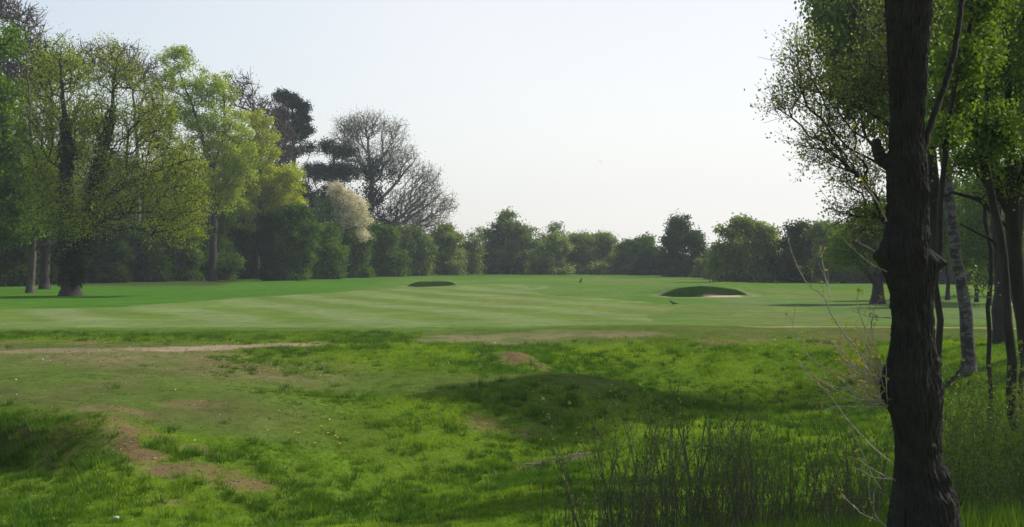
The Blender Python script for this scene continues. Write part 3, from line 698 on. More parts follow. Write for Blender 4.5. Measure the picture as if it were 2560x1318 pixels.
# understorey along the left wood
bush("ivy_clad_stump", "dark narrow ivy-covered column at the wood edge, left of a rounded green bush", 139, [(680, 560, 28, 26), (678, 610, 28, 40), (676, 660, 20, 36)], 'ivy', 260, 30, 0.2, cat='ivy column')
bush("hawthorn_bush", "rounded bright green hawthorn beside the dark ivy column", 143, [(728, 540, 40, 30), (752, 595, 42, 48), (735, 655, 50, 38), (705, 600, 34, 50)], 'mid')
UG = "bushes along the edge of the wood"
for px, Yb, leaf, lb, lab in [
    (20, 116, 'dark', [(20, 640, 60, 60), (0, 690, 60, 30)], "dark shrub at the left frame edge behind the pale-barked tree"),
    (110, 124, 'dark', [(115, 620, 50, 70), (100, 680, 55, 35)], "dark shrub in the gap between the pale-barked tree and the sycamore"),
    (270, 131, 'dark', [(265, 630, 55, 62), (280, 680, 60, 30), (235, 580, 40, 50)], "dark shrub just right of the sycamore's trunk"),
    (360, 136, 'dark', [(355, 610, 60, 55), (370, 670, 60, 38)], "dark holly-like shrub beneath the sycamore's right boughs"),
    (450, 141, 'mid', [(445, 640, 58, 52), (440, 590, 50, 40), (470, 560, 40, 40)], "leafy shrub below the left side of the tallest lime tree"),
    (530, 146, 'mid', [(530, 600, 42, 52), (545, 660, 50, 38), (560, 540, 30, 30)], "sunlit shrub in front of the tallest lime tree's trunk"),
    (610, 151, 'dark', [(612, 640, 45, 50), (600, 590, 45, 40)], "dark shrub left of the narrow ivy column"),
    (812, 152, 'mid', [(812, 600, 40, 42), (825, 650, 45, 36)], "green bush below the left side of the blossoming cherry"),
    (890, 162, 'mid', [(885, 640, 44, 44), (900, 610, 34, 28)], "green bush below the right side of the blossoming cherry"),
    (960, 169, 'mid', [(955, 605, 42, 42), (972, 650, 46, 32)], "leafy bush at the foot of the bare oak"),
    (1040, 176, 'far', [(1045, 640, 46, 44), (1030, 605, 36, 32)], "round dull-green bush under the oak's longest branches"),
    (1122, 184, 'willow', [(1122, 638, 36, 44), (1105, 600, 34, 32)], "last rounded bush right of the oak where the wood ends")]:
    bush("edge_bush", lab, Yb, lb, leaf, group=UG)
# dim trees filling the inside of the wood
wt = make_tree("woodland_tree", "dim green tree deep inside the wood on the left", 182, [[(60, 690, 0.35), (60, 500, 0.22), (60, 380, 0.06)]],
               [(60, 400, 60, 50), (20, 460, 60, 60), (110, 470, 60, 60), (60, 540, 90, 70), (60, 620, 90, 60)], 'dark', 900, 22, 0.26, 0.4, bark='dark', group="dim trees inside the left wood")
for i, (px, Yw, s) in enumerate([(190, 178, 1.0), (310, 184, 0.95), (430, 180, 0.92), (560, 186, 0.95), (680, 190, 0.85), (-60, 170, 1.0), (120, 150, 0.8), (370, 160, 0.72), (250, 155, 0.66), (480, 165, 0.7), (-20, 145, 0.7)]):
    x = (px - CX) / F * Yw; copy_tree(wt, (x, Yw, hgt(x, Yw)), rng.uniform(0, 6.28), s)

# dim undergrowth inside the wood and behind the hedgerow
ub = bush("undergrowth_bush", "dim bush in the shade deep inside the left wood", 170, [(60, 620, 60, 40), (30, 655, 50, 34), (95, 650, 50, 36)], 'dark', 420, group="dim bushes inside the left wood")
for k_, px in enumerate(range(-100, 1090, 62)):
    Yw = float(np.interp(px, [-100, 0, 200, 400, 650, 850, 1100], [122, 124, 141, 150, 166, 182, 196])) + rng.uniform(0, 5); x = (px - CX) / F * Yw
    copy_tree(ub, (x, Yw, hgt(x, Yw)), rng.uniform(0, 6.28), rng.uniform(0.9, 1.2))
# the hedgerow across the far side
HG = "trees and bushes of the far hedgerow"
def far(name, lab, Yb, lobes, leaf='far', cat='tree', **kw): return bush(name, lab, Yb, lobes, leaf, cat=cat, group=HG, **kw)
far("young_tree", "thin airy young tree filling the gap at the left end of the far hedgerow", 187, [(1182, 600, 24, 24), (1190, 640, 28, 30), (1168, 630, 22, 30)], 'far', per=9)
far("ivy_clad_tree", "domed tree with a dark ivy-clad middle, tallest at the left of the far hedgerow", 193, [(1268, 555, 42, 26), (1238, 600, 34, 36), (1305, 595, 38, 40), (1270, 640, 70, 42), (1325, 640, 34, 36)], 'far',
    extra=[("ivy", 'ivy', [(1256, 575, 26, 26), (1245, 615, 30, 36), (1230, 650, 30, 26)], 3600, 0.24)])
far("willow_bush", "pale grey-green willow bush bulging forward, right of the ivy-clad dome", 186, [(1395, 640, 44, 40), (1360, 650, 44, 34), (1380, 610, 34, 26)], 'willow', cat='bush')
far("thorn_tree", "small dark tree poking up behind the pale willow bush", 198, [(1385, 572, 22, 15), (1365, 610, 34, 24), (1400, 600, 26, 22)], 'far', per=10)
far("willow_tree", "evenly domed willow with upright fine twigs near the middle of the far hedgerow", 192, [(1470, 610, 55, 36), (1500, 635, 48, 42), (1440, 640, 40, 44), (1480, 655, 60, 30)], 'willow')
far("thorn_bush", "low leafy thorn bush right of the domed willow", 189, [(1580, 640, 40, 34), (1605, 615, 30, 18), (1560, 660, 34, 24)], 'mid', cat='bush')
far("thorn_bush", "dark low bush at the left foot of the pointed evergreen", 182, [(1640, 645, 34, 34), (1625, 668, 40, 20)], 'dark', cat='bush')
far("evergreen_tree", "dark pointed ivy-covered tree standing alone above the far hedgerow", 170, [(1695, 560, 28, 22), (1700, 600, 40, 34), (1690, 645, 42, 36), (1735, 605, 24, 30), (1745, 650, 34, 36)], 'dark',
    extra=[("pale_leaves", 'far', [(1742, 600, 22, 34), (1690, 548, 26, 14)], 1100, 0.2)])
far("willow_tree", "largest broad rounded willow right of the pointed evergreen", 136, [(1865, 570, 50, 26), (1835, 610, 50, 42), (1905, 605, 50, 45), (1870, 650, 85, 50), (1800, 660, 40, 38), (1935, 660, 34, 36)], 'willow')
far("hedge_tree", "dark tree adjoining the right side of the broad rounded willow", 134, [(1990, 585, 34, 26), (2000, 630, 48, 50), (1985, 670, 50, 30)], 'dark')
far("hedge_tree", "dull green tree in the hedgerow just left of the big foreground trunk", 132, [(2060, 590, 40, 36), (2080, 640, 52, 45), (2130, 620, 50, 50), (2140, 670, 60, 30)], 'far')
far("hedge_tree", "hedgerow tree hidden mostly behind the big foreground trunk", 130, [(2210, 590, 55, 50), (2220, 650, 65, 45), (2280, 620, 50, 60)], 'dark')
far("hedge_tree", "hedgerow tree seen past the right side of the birch trunk", 128, [(2380, 580, 55, 55), (2390, 650, 65, 45), (2330, 640, 40, 50)], 'dark')
far("hedge_tree", "last hedgerow tree at the right frame edge", 126, [(2500, 590, 65, 65), (2520, 660, 70, 40), (2600, 610, 65, 70)], 'dark')

hb = bush("hedge_bush", "dim bush filling a gap low in the far hedgerow", 204, [(1140, 640, 44, 34), (1120, 660, 40, 26), (1165, 655, 40, 28)], 'far', 380, group="dim bushes low in the far hedgerow")
for px in range(1180, 2700, 58):
    Yw = float(np.interp(px, [1180, 1500, 1650, 1800, 2700], [204, 202, 186, 150, 134])) + rng.uniform(0, 4); x = (px - CX) / F * Yw
    copy_tree(hb, (x, Yw, hgt(x, Yw)), rng.uniform(0, 6.28), rng.uniform(0.5, 0.95) * (1.0 if px < 1700 else 0.85))

# middle distance on the right
make_tree("hawthorn_tree", "low spreading thorn tree casting shade on the turf, directly left of the big trunk", 73,
          [[(2196, 762, 0.34), (2196, 715, 0.30), (2190, 690, .2)], [(2196, 712, .2), (2165, 680, 0.16), (2130, 640, 0.06)], [(2196, 712, .2), (2215, 670, 0.16), (2235, 600, 0.06)]],
          [(2140, 600, 55, 40), (2220, 590, 55, 50), (2110, 640, 40, 26), (2180, 545, 50, 40), (2255, 640, 45, 35), (2180, 640, 50, 30), (2210, 520, 55, 30)],
          'mid', 700, 9, 0.14, 0.3, bark='dark', rtip=0.014)
PG = "small trees on the turf behind the birch"
pt = make_tree("parkland_tree", "thin-stemmed small tree on the turf just right of the big trunk", 80, [[(2370, 752, 0.13), (2372, 700, 0.11), (2365, 600, 0.05)]],
               [(2370, 560, 55, 50), (2340, 620, 45, 35), (2405, 620, 45, 35), (2370, 490, 50, 40)], 'mid', 520, 12, 0.17, 0.32, bark='dark', rtip=0.015, group=PG)
for px, Yp, s, lab in [(2442, 76, 0.9, "small dark tree on the turf just right of the birch trunk"), (2474, 70, 1.0, "small forked tree on the turf left of the pale sand patch"),
                       (2545, 74, 1.1, "small tree on the turf beside the pale sand patch at the right edge"), (2590, 88, 1.2, "tree beyond the pale sand patch at the right edge")]:
    x = (px - CX) / F * Yp; copy_tree(pt, (x, Yp, hgt(x, Yp)), rng.uniform(0, 6), s, lab)

# near trees on the right bank
make_tree("birch_tree", "white-barked birch leaning on the rim of the hollow, with hanging fresh green twigs", 37,
          [[(2422, 884, 0.18), (2415, 780, 0.165), (2402, 700, 0.15), (2386, 600, 0.145), (2374, 520, 0.14), (2366, 430, 0.13), (2350, 250, 0.13), (2340, 50, 0.10), (2330, -150, 0.05)]],
          [(2300, 60, 110, 90), (2160, 90, 90, 90), (2085, 50, 60, 70), (2390, -40, 120, 70), (2110, 170, 55, 50), (2240, -40, 110, 60), (2440, 80, 110, 100), (2230, 250, 80, 70), (2090, -30, 80, 50), (2400, 240, 70, 60)],
          'birch', 2300, 26, 0.10, 0.20, bark='birch', rtip=0.006, droop=0.9, K=8, bf=0.4, squash=1.5)
make_tree("cherry_plum_tree", "airy tree with pale small leaves reaching far left from behind the big trunk", 26,
          [[(2300, 920, 0.13), (2318, 700, 0.12), (2334, 560, 0.115), (2336, 460, 0.11), (2325, 330, 0.09), (2290, 180, 0.05), (2280, 0, 0.02)],
           [(2334, 470, .06), (2250, 330, 0.045), (2120, 250, 0.03), (2000, 220, 0.012)], [(2336, 520, .05), (2240, 430, 0.035), (2120, 370, 0.02), (2050, 350, .01)]],
          [(2110, 290, 85, 75), (2020, 220, 70, 50), (1960, 260, 45, 40), (2060, 370, 70, 50), (2150, 440, 70, 60), (2200, 200, 90, 90), (2010, 140, 60, 50), (2190, 540, 60, 50), (2260, 380, 60, 80), (2120, 540, 45, 35), (2240, 60, 90, 80)],
          'pale', 1300, 11.0, 0.055, 0.09, bark='dark', rtip=0.0028, fine=2, K=5, bf=0.5)
make_tree("alder_tree", "slender leaning dark stem right of the birch, rooted in the undergrowth", 22,
          [[(2545, 1085, 0.085), (2532, 900, 0.08), (2515, 720, 0.075), (2495, 560, 0.07), (2452, 380, 0.065), (2425, 200, 0.055), (2405, 50, 0.05), (2390, -150, 0.03)], [(2452, 380, 0.05), (2400, 300, 0.03), (2370, 200, .015)]],
          [(2420, 120, 70, 80), (2370, 260, 55, 60), (2480, 330, 70, 70), (2430, -10, 60, 50), (2420, 400, 50, 40)],
          'lit', 1200, 13, 0.058, 0.13, bark='dark', rtip=0.004, K=7, group="dark slender stems at the right edge")
make_tree("alder_tree", "thicker dark forked stem at the right frame edge", 24,
          [[(2610, 1040, 0.16), (2570, 880, 0.15), (2545, 720, 0.14), (2532, 560, 0.13), (2530, 480, 0.11), (2522, 350, 0.09), (2520, 200, 0.06), (2500, 0, 0.04), (2490, -150, .03)],
           [(2532, 540, 0.1), (2500, 490, 0.08), (2480, 380, 0.06), (2470, 200, 0.05), (2450, 0, 0.04)], [(2532, 510, 0.08), (2565, 420, 0.07), (2590, 250, 0.05)],
           [(2538, 590, .05), (2450, 500, 0.045), (2380, 480, 0.03), (2330, 505, 0.015)], [(2545, 700, .04), (2480, 600, .03), (2400, 560, 0.015)]],
          [(2510, 180, 80, 100), (2560, 50, 90, 90), (2610, 280, 100, 100), (2490, 470, 50, 40), (2700, 0, 180, 160), (2720, 280, 130, 130), (2540, 420, 70, 60), (2445, 700, 22, 60), (2330, 300, 60, 90)],
          'lit', 2300, 12, 0.058, 0.14, bark='dark', rtip=0.004, K=7, group="dark slender stems at the right edge")
make_tree("added_shade_tree", "leafy tree added to shade the hollow, leaning in from beyond the right edge, its boughs filling the top right corner", 39,  # added as a shade source for the hollow, trunk out of view
          [[(2760, 950, 0.2), (2740, 700, 0.18), (2700, 450, 0.14), (2650, 200, 0.08), (2620, 0, 0.04)]],
          [(2600, 150, 130, 110), (2720, 250, 140, 140), (2560, 330, 90, 90), (2800, 100, 150, 150), (2560, -20, 120, 90), (2470, 250, 60, 80), (2700, -120, 200, 120), (2880, 300, 150, 150), (2520, 440, 60, 50)],
          'lit', 1700, 20, 0.085, 0.22, bark='dark', rtip=0.006, K=6)
make_tree("added_shade_tree", "small unseen leafy tree added just outside the right edge to shade the nearest undergrowth", 14.6,  # unseen sun blocker added to darken the nearest undergrowth
          [[(3130, 1250, 0.12), (3110, 700, 0.1), (3090, 200, 0.06)]],
          [(3060, 260, 430, 230, 0), (3200, 20, 400, 240, 0.3), (3000, -120, 330, 220, -0.2), (3250, -350, 350, 220, 0.2)],
          'lit', 1100, 26, 0.11, 0.24, bark='dark', rtip=0.005, K=6, squash=1.0)
make_tree("added_shade_tree", "unseen leafy tree added outside the right edge to shade the ground right of the big trunk", 17.5,  # added out of view, keeps the sun off the ground right of the trunk
          [[(3520, 1100, 0.16), (3500, 700, 0.14), (3490, 0, 0.1), (3480, -400, 0.05)]],
          [(3420, 150, 400, 260, 0), (3560, -120, 420, 260, 0.4), (3350, -300, 380, 220, 0), (3700, 200, 320, 220, 0.8), (3650, -380, 350, 240, 0.2)],
          'lit', 1200, 26, 0.12, 0.26, bark='dark', rtip=0.006, K=6, squash=1.0)
make_tree("field_tree", "leafy tree on the far rim of the hollow, its crown showing behind the birch", 41,
          [[(2500, 850, 0.2), (2495, 600, 0.18), (2480, 400, 0.12), (2450, 200, 0.06)]],
          [(2300, 190, 95, 75), (2410, 240, 95, 80), (2520, 190, 110, 90), (2180, 150, 70, 70), (2600, 300, 100, 90), (2360, 90, 90, 60), (2500, 60, 100, 70)],
          'birch', 1500, 20, 0.09, 0.22, bark='dark', rtip=0.006, K=6, squash=1.3)
make_tree("added_shade_tree", "unseen leafy tree added just outside the right edge to shade the saplings beside the trunk", 17.5,  # unseen tree, put in only for its shade on the saplings
          [[(3100, 1200, 0.16), (3080, 700, 0.14), (3050, 200, 0.1), (3030, -300, 0.05)]],
          [(2990, 60, 330, 200, 0), (3080, -200, 380, 220, 0.3), (3200, 80, 300, 200, 0.8), (2960, -380, 300, 180, -0.3), (3250, -350, 320, 200, 0.8), (3050, 280, 250, 130, 0.4)],
          'lit', 1300, 26, 0.12, 0.26, bark='dark', rtip=0.006, K=6, squash=1.0)
make_tree("added_shade_tree", "tall unseen leafy tree added further outside the right edge to shade the lower right corner", 20,  # added outside the view to throw shade on the lower right
          [[(3500, 1100, 0.18), (3480, 700, 0.16), (3480, 0, 0.1), (3480, -600, 0.05)]],
          [(3380, -250, 420, 260, 0), (3560, -420, 450, 280, 0.6), (3400, -650, 400, 220, 0), (3650, -50, 350, 240, 1.2), (3720, -300, 350, 300, 0)],
          'lit', 1400, 26, 0.13, 0.30, bark='dark', rtip=0.006, K=6, squash=1.0)
for lab, Ys, tr, lb in [
    ("thin dark stem rising between the leaning stem and the birch, upper right", 27, [(2475, 905, 0.05), (2478, 700, 0.045), (2462, 480, 0.042), (2440, 300, 0.038), (2445, 120, 0.03), (2460, -100, 0.02)], [(2450, 100, 50, 70), (2400, 0, 60, 60), (2470, 250, 40, 60)]),
    ("slim dark stem forking high against the right frame edge", 29, [(2560, 900, 0.06), (2550, 650, 0.055), (2558, 420, 0.05), (2545, 250, 0.045), (2550, 100, 0.035), (2535, -100, 0.02)], [(2540, 130, 50, 70), (2560, 300, 50, 60), (2530, -20, 60, 60)]),
    ("dark stem seen close beside the big trunk's right side, leaning outwards", 20, [(2345, 1010, 0.06), (2352, 800, 0.05), (2350, 620, 0.045), (2362, 400, 0.042), (2385, 220, 0.038), (2425, 60, 0.03), (2450, -120, 0.02)], [(2400, 150, 50, 60), (2440, 0, 60, 60), (2365, 330, 30, 50)])]:
    make_tree("alder_tree", lab, Ys, [tr], lb, 'lit', 420, 12, 0.07, 0.14, bark='dark', rtip=0.004, K=7, group="dark slender stems at the right edge")

# ------------------------------------------------------------------ the big foreground trunk
def big_trunk():
    Yt = 8.8; s = Yt / F
    prof = [(-420, 2185, 2330), (-300, 2190, 2335), (-150, 2200, 2340), (0, 2207, 2336), (100, 2213, 2326), (200, 2218, 2319), (300, 2222, 2313), (350, 2220, 2312), (420, 2211, 2324), (500, 2213, 2328),
            (560, 2213, 2326), (600, 2203, 2330), (640, 2197, 2338), (680, 2205, 2342), (720, 2219, 2339), (760, 2225, 2335), (800, 2228, 2337), (850, 2223, 2340), (900, 2215, 2345),
            (950, 2206, 2355), (1000, 2208, 2359), (1040, 2226, 2356), (1090, 2234, 2354), (1150, 2236, 2357), (1200, 2232, 2368), (1250, 2224, 2388), (1318, 2212, 2405), (1440, 2196, 2425), (1500, 2185, 2440)]
    pr = np.array(prof, float); py = np.arange(-420, 1500, 1.8)
    l = np.interp(py, pr[:, 0], pr[:, 1]); r = np.interp(py, pr[:, 0], pr[:, 2])
    ker = np.hanning(13); ker /= ker.sum(); l = np.convolve(np.pad(l, 6, 'edge'), ker, 'valid'); r = np.convolve(np.pad(r, 6, 'edge'), ker, 'valid')
    cx = ((l + r) / 2 - CX) * s; rad = (r - l) / 2 * s - 0.016; z = CZ - (py - HZ) * s
    bx = (2312 - CX) * s; bz = hgt(bx, Yt)
    K = 240; th = np.arange(K) * 2 * math.pi / K
    TH, Z = np.meshgrid(th, z)
    cyc = 9.0; ux = np.cos(TH) * 2.2; uy = np.sin(TH) * 2.2
    wv = 0.5 * fbm(Z * 1.7, ux * 0.7 + uy * 0.7, 91, 3)
    ridge = fbm(TH * 7.0 + wv * 6 + 20, Z * 9 + 7 + wv * 2, 5, 4)
    ridge = np.where(TH > 5.9, ridge + (fbm(wv * 6 + 20 + (TH - 2 * math.pi) * 7, Z * 9 + 7 + wv * 2, 5, 4) - ridge) * (TH - 5.9) / (2 * math.pi - 5.9), ridge)
    ridge2 = fbm(ux * 9 + 40, uy * 9 + Z * 7, 15, 3)
    low = fbm(ux * 0.8 + Z * 1.2, uy * 0.8 + 3 - Z * 0.8, 25, 3)
    R = rad[:, None] * (1 + 0.10 * (low - 0.5)) - 0.07 * np.abs(ridge - 0.5) + 0.016 * (ridge2 - 0.5) + 0.008
    def burl(a, pyb, amp, wa, wz):
        nonlocal R
        zb = CZ - (pyb - HZ) * s; da = np.angle(np.exp(1j * (TH - a)))
        R = R + 0.8 * amp * np.exp(-(da / wa) ** 2 - ((Z - zb) / wz) ** 2) * (1 + 0.5 * (ridge2 - 0.5))
    # angle 0 = right, pi = left, -pi/2 = towards the camera
    burl(math.pi, 640, 0.055, 0.45, 0.06); burl(-0.25, 656, 0.075, 0.28, 0.045); burl(-2.6, 700, 0.04, 0.3, 0.05); burl(-0.9, 480, 0.03, 0.25, 0.04); burl(-1.8, 820, 0.035, 0.3, 0.05); burl(-0.1, 618, -0.03, 0.3, 0.03); burl(math.pi, 960, 0.03, 0.8, 0.12); burl(-1.9, 620, 0.03, 0.5, 0.08)
    burl(-0.2, 905, 0.03, 0.3, 0.03); burl(-0.7, 1185, 0.045, 0.6, 0.05); burl(-0.4, 1230, 0.03, 0.5, 0.10); burl(-1.2, 1260, 0.05, 0.6, 0.12); burl(-2.3, 1010, 0.03, 0.5, 0.08); burl(math.pi, 768, 0.02, .3, .02)
    burl(-1.5, 190, -0.03, 0.25, 0.25); burl(-2.0, 60, 0.03, 0.4, 0.12)
    V = np.stack([cx[:, None] - bx + R * np.cos(TH), R * np.sin(TH) * 0.95, Z - bz], -1)
    n = len(z); idx = np.arange(n * K).reshape(n, K)
    Fc = np.stack([idx[:-1], idx[1:], np.roll(idx[1:], -1, 1), np.roll(idx[:-1], -1, 1)], -1).reshape(-1, 4)
    root = link("foreground_tree", None, None, (bx, Yt, bz))
    tag(root, "big dark gnarled tree trunk with burls and bare side shoots, close at the right", "tree")
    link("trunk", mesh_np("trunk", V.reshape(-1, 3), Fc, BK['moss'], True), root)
    def L(px, py, dy=0): return np.array([(px - CX) * s - bx, dy, CZ - (py - HZ) * s - bz])
    def limb(name, pl, mat, K=8):
        p = np.array([L(a[0], a[1], a[3] if len(a) > 3 else 0) for a in pl]); rr = np.array([a[2] for a in pl])
        t = np.linspace(0, len(p) - 1, len(p) * 6); P2 = np.stack([np.interp(t, range(len(p)), p[:, i]) for i in range(3)], 1); P2[1:-1] += rng.normal(0, 0.003, (len(P2) - 2, 3)); r2 = np.interp(t, range(len(p)), rr)
        par = np.arange(-1, len(P2) - 1); main = np.arange(1, len(P2) + 1); main[-1] = -1
        Vt, Ft = tubes(P2, par, r2, main, K); return link(name, mesh_np(name, Vt, Ft, mat, True), root)
    limb("limb", [(2308, 395, 0.026, 0.08), (2330, 330, 0.023, .1), (2375, 220, 0.021, .15), (2412, 120, 0.020, .2), (2434, 0, 0.017, .25), (2450, -150, 0.013, .3)], BK['moss'])
    limb("snag", [(2232, 420, 0.045), (2205, 400, 0.042), (2192, 372, 0.036), (2190, 348, 0.024)], BK['moss'], 10)
    limb("snag", [(2345, 975, 0.014), (2372, 960, 0.013), (2395, 935, 0.010), (2412, 908, 0.007)], BK['grey'], 8)
    # crown above the frame
    pts = lobe_points([(0.2, 0, 7.2, 1.6, 1.5, 1.0), (-0.6, 0.8, 8.2, 1.4, 1.4, 1.0), (1.0, -0.6, 8.6, 1.4, 1.4, 1.0)], 350, 0.5)
    tr = [[(*L(2260, -380), 0.13), (*L(2250, -700), 0.08), (*L(2230, -1200), 0.03)], [(*L(2265, -380), 0.1), (*L(2360, -700), 0.06), (*L(2450, -1100), 0.03)]]
    pos, par, rad0, nt = grow(tr, pts, 0.4); rr, main, tips = radii(pos, par, rad0, 0.005); Vt, Ft = tubes(pos, par, rr, main, 6)
    link("limb", mesh_np("limb", Vt, Ft, BK['moss'], True), root)
    c = pts[rng.integers(0, len(pts), 2600)] + rng.normal(0, 0.15, (2600, 3)); V1, F1 = leaf_quads(c, 0.09)
    link("crown", mesh_np("crown", V1, F1, LM('lit'), False, {"v": np.repeat(wobble_col(c, 9), 4)}), root)
    # side shoots: photo polylines (outer end last), each with buds and small yellow leaves
    shoots = [
        ([(2215, 960), (2150, 930), (2090, 860), (2050, 830)], 1), ([(2220, 965), (2160, 960), (2080, 930), (2030, 895), (1995, 830), (1990, 800)], 1),
        ([(2225, 1000), (2150, 1000), (2090, 975), (2040, 945), (2000, 905)], 1), ([(2222, 1005), (2160, 1010), (2110, 1000), (2070, 975), (2045, 965)], 1),
        ([(2215, 1015), (2150, 1015), (2080, 1010), (2035, 1025)], 1), ([(2210, 950), (2170, 900), (2120, 840), (2090, 790), (2072, 740), (2030, 710), (2000, 640), (1990, 598)], 1),
        ([(2210, 940), (2190, 890), (2160, 850), (2140, 820)], 1), ([(2215, 930), (2185, 880), (2165, 820), (2140, 760), (2150, 720)], 1), ([(2072, 740), (2070, 690), (2068, 620)], 1),
        ([(2228, 795), (2190, 795), (2150, 780)], 1), ([(2190, 880), (2180, 820), (2190, 770), (2215, 740)], 1), ([(2235, 1160), (2190, 1120), (2140, 1060), (2095, 990), (2050, 950), (2035, 920)], 1),
        ([(2238, 1200), (2200, 1185), (2165, 1160)], 1), ([(2238, 1205), (2190, 1200), (2160, 1180), (2140, 1175)], 1), ([(2200, 1220), (2170, 1180), (2140, 1110), (2110, 1060)], 0),
        ([(2210, 1310), (2160, 1290), (2130, 1260), (2110, 1235)], 1), ([(2215, 1318), (2190, 1290), (2175, 1250)], 0), ([(2215, 680), (2170, 660), (2120, 620), (2085, 585)], 1),
        ([(2228, 580), (2200, 500), (2170, 450), (2155, 350)], 1), ([(2240, 440), (2170, 400), (2140, 330), (2150, 310)], 1), ([(2250, 160), (2200, 100), (2160, 60), (2120, 0)], 1),
        ([(2290, 150), (2250, 80), (2235, 40)], 0), ([(2215, 640), (2190, 620), (2160, 600)], 0), ([(2215, 960), (2185, 945), (2150, 950), (2110, 935)], 1), ([(2215, 985), (2170, 975), (2120, 980), (2075, 960)], 1),
        ([(2215, 970), (2175, 930), (2130, 915), (2100, 880)], 1), ([(2212, 945), (2185, 915), (2165, 880), (2150, 860)], 1), ([(2225, 1010), (2180, 1022), (2130, 1030), (2100, 1045)], 0)]
    for _ in range(30):
        bx_, by_ = 2216 + rng.uniform(-6, 8), rng.uniform(930, 1015); a_ = math.radians(rng.uniform(100, 178)); L0 = rng.uniform(50, 190) * (1.0 if a_ > 2.2 else 0.7)
        up = rng.uniform(8, 40); ex, ey = bx_ + math.cos(a_) * L0, by_ - math.sin(a_) * L0 * 0.8
        shoots.append(([(bx_, by_), (bx_ + (ex - bx_) * 0.35, by_ + (ey - by_) * 0.22 + 4), (bx_ + (ex - bx_) * 0.7, by_ + (ey - by_) * 0.6), (ex, ey - up)], 1))
    lv = []; bud = []
    for pl, leafy in shoots:
        dy0 = rng.uniform(-0.05, 0.10); n = len(pl); d1 = rng.uniform(-0.15, 0.45)
        P0 = np.array([L(a, b, dy0 + d1 * i / n) for i, (a, b) in enumerate(pl)])
        t = np.linspace(0, n - 1, n * 7); P2 = np.stack([np.interp(t, range(n), P0[:, i]) for i in range(3)], 1)
        kk = np.hanning(9); kk /= kk.sum()
        for i in range(3): P2[:, i] = np.convolve(np.pad(P2[:, i], 4, 'reflect', reflect_type='odd'), kk, 'valid')
        P2 += rng.normal(0, 0.0012, P2.shape)
        LL = np.linalg.norm(np.diff(P2, axis=0), axis=1).sum()
        rr = np.linspace(0.0036 + 0.003 * LL, 0.0019, len(P2)); pos = list(P2); par = list(range(-1, len(P2) - 1)); rad = list(rr)
        for k in range(4, len(P2) - 1, 3):
            if rng.uniform() < 0.55:
                d = P2[min(k + 1, len(P2) - 1)] - P2[k]; d /= np.linalg.norm(d) + 1e-9
                e = P2[k] + (d * 0.5 + rand_unit(1)[0] * 0.6 + np.array([0, 0, 0.5])) * rng.uniform(0.02, 0.10)
                pos.append(e); par.append(k); rad.append(0.0014)
                if leafy: lv.append(e)
            bud.append(P2[k])
        bud.append(P2[-1]); lv.append(P2[-1])
        pos = np.array(pos); par = np.array(par); r_, main, tips = radii(pos, par, np.array(rad), 0.0015)
        Vt, Ft = tubes(pos, par, np.array(rad), main, 5); link("shoot", mesh_np("shoot", Vt, Ft, BK['shoot'], True), root)
    lv = np.array(lv); c = np.repeat(lv, 5, 0) + rng.normal(0, 0.010, (len(lv) * 5, 3)); c = c[rng.uniform(0, 1, len(c)) < 0.6]
    V1, F1 = leaf_quads(c, 0.020); link("young_leaves", mesh_np("young_leaves", V1, F1, LM('bronze'), False, {"v": rng.uniform(0, 1, len(V1))}), root)
    return root
big_trunk()

# ------------------------------------------------------------------ undergrowth: saplings of thin upright stems
def sapling(name, label, nst, hgt_, spread, leafden, leafsize, leaf, group, lean=0.2, catkin=False):
    root = link(name, None); tag(root, label, "shrub", group)
    pos = [np.array([0, 0, -0.2])]; par = [-1]; rad = [0.006]; lv = []
    for k in range(nst):
        a = rng.uniform(0, 6.28); r0 = abs(rng.normal(0, spread * 0.35)); h = hgt_ * rng.uniform(0.55, 1.05)
        b = np.array([math.cos(a) * r0, math.sin(a) * r0, -0.05]); dx = rng.normal(0, lean, 2) * h; cu = rng.normal(0, 0.08, 2) * h
        m = 12; prev = 0
        for j in range(m + 1):
            t = j / m; q = b + np.array([dx[0] * t ** 1.4 + cu[0] * math.sin(3 * t), dx[1] * t ** 1.4 + cu[1] * math.sin(3.5 * t), h * t + 0.0]) + rng.normal(0, 0.004, 3)
            pos.append(q); par.append(prev); rad.append(0.0048 * (1 - t) + 0.0015); prev = len(pos) - 1
            if t > 0.25:
                for _ in range(rng.poisson(leafden)):
                    lv.append(q + rng.normal(0, 0.022, 3) * (1.0 if not catkin else 0.8))
                if rng.uniform() < 0.28:
                    L_ = rng.uniform(0.08, 0.3) * (1.2 - t); d = rand_unit(1)[0] * 0.6 + np.array([0, 0, 0.8]); e = q + d * L_
                    pos.append(e); par.append(prev); rad.append(0.0013)
                    for s in np.linspace(0.3, 1, 4):
                        for _ in range(rng.poisson(leafden * 0.8)): lv.append(q + d * L_ * s + rng.normal(0, 0.015, 3))
    pos = np.array(pos); par = np.array(par); rad = np.array(rad)
    main = np.full(len(pos), -1); 
    for i in range(len(pos)):
        if par[i] >= 0 and main[par[i]] < 0: main[par[i]] = i
    Vt, Ft = tubes(pos, par, rad, main, 4); link("stems", mesh_np("stems", Vt, Ft, BK['stem'], True), root)
    if lv:
        c = np.array(lv); V1, F1 = leaf_quads(c, leafsize, 0.6); link("leaves", mesh_np("leaves", V1, F1, LM(leaf), False, {"v": rng.uniform(0, 1, len(c)).repeat(4)}), root)
    return root
TG = "thin upright saplings in the undergrowth"
lab_t = "thin sapling with bare upright stems in the dark thicket left of the big trunk"
lab_r = "leafy sapling in the sunlit thicket right of the big trunk"
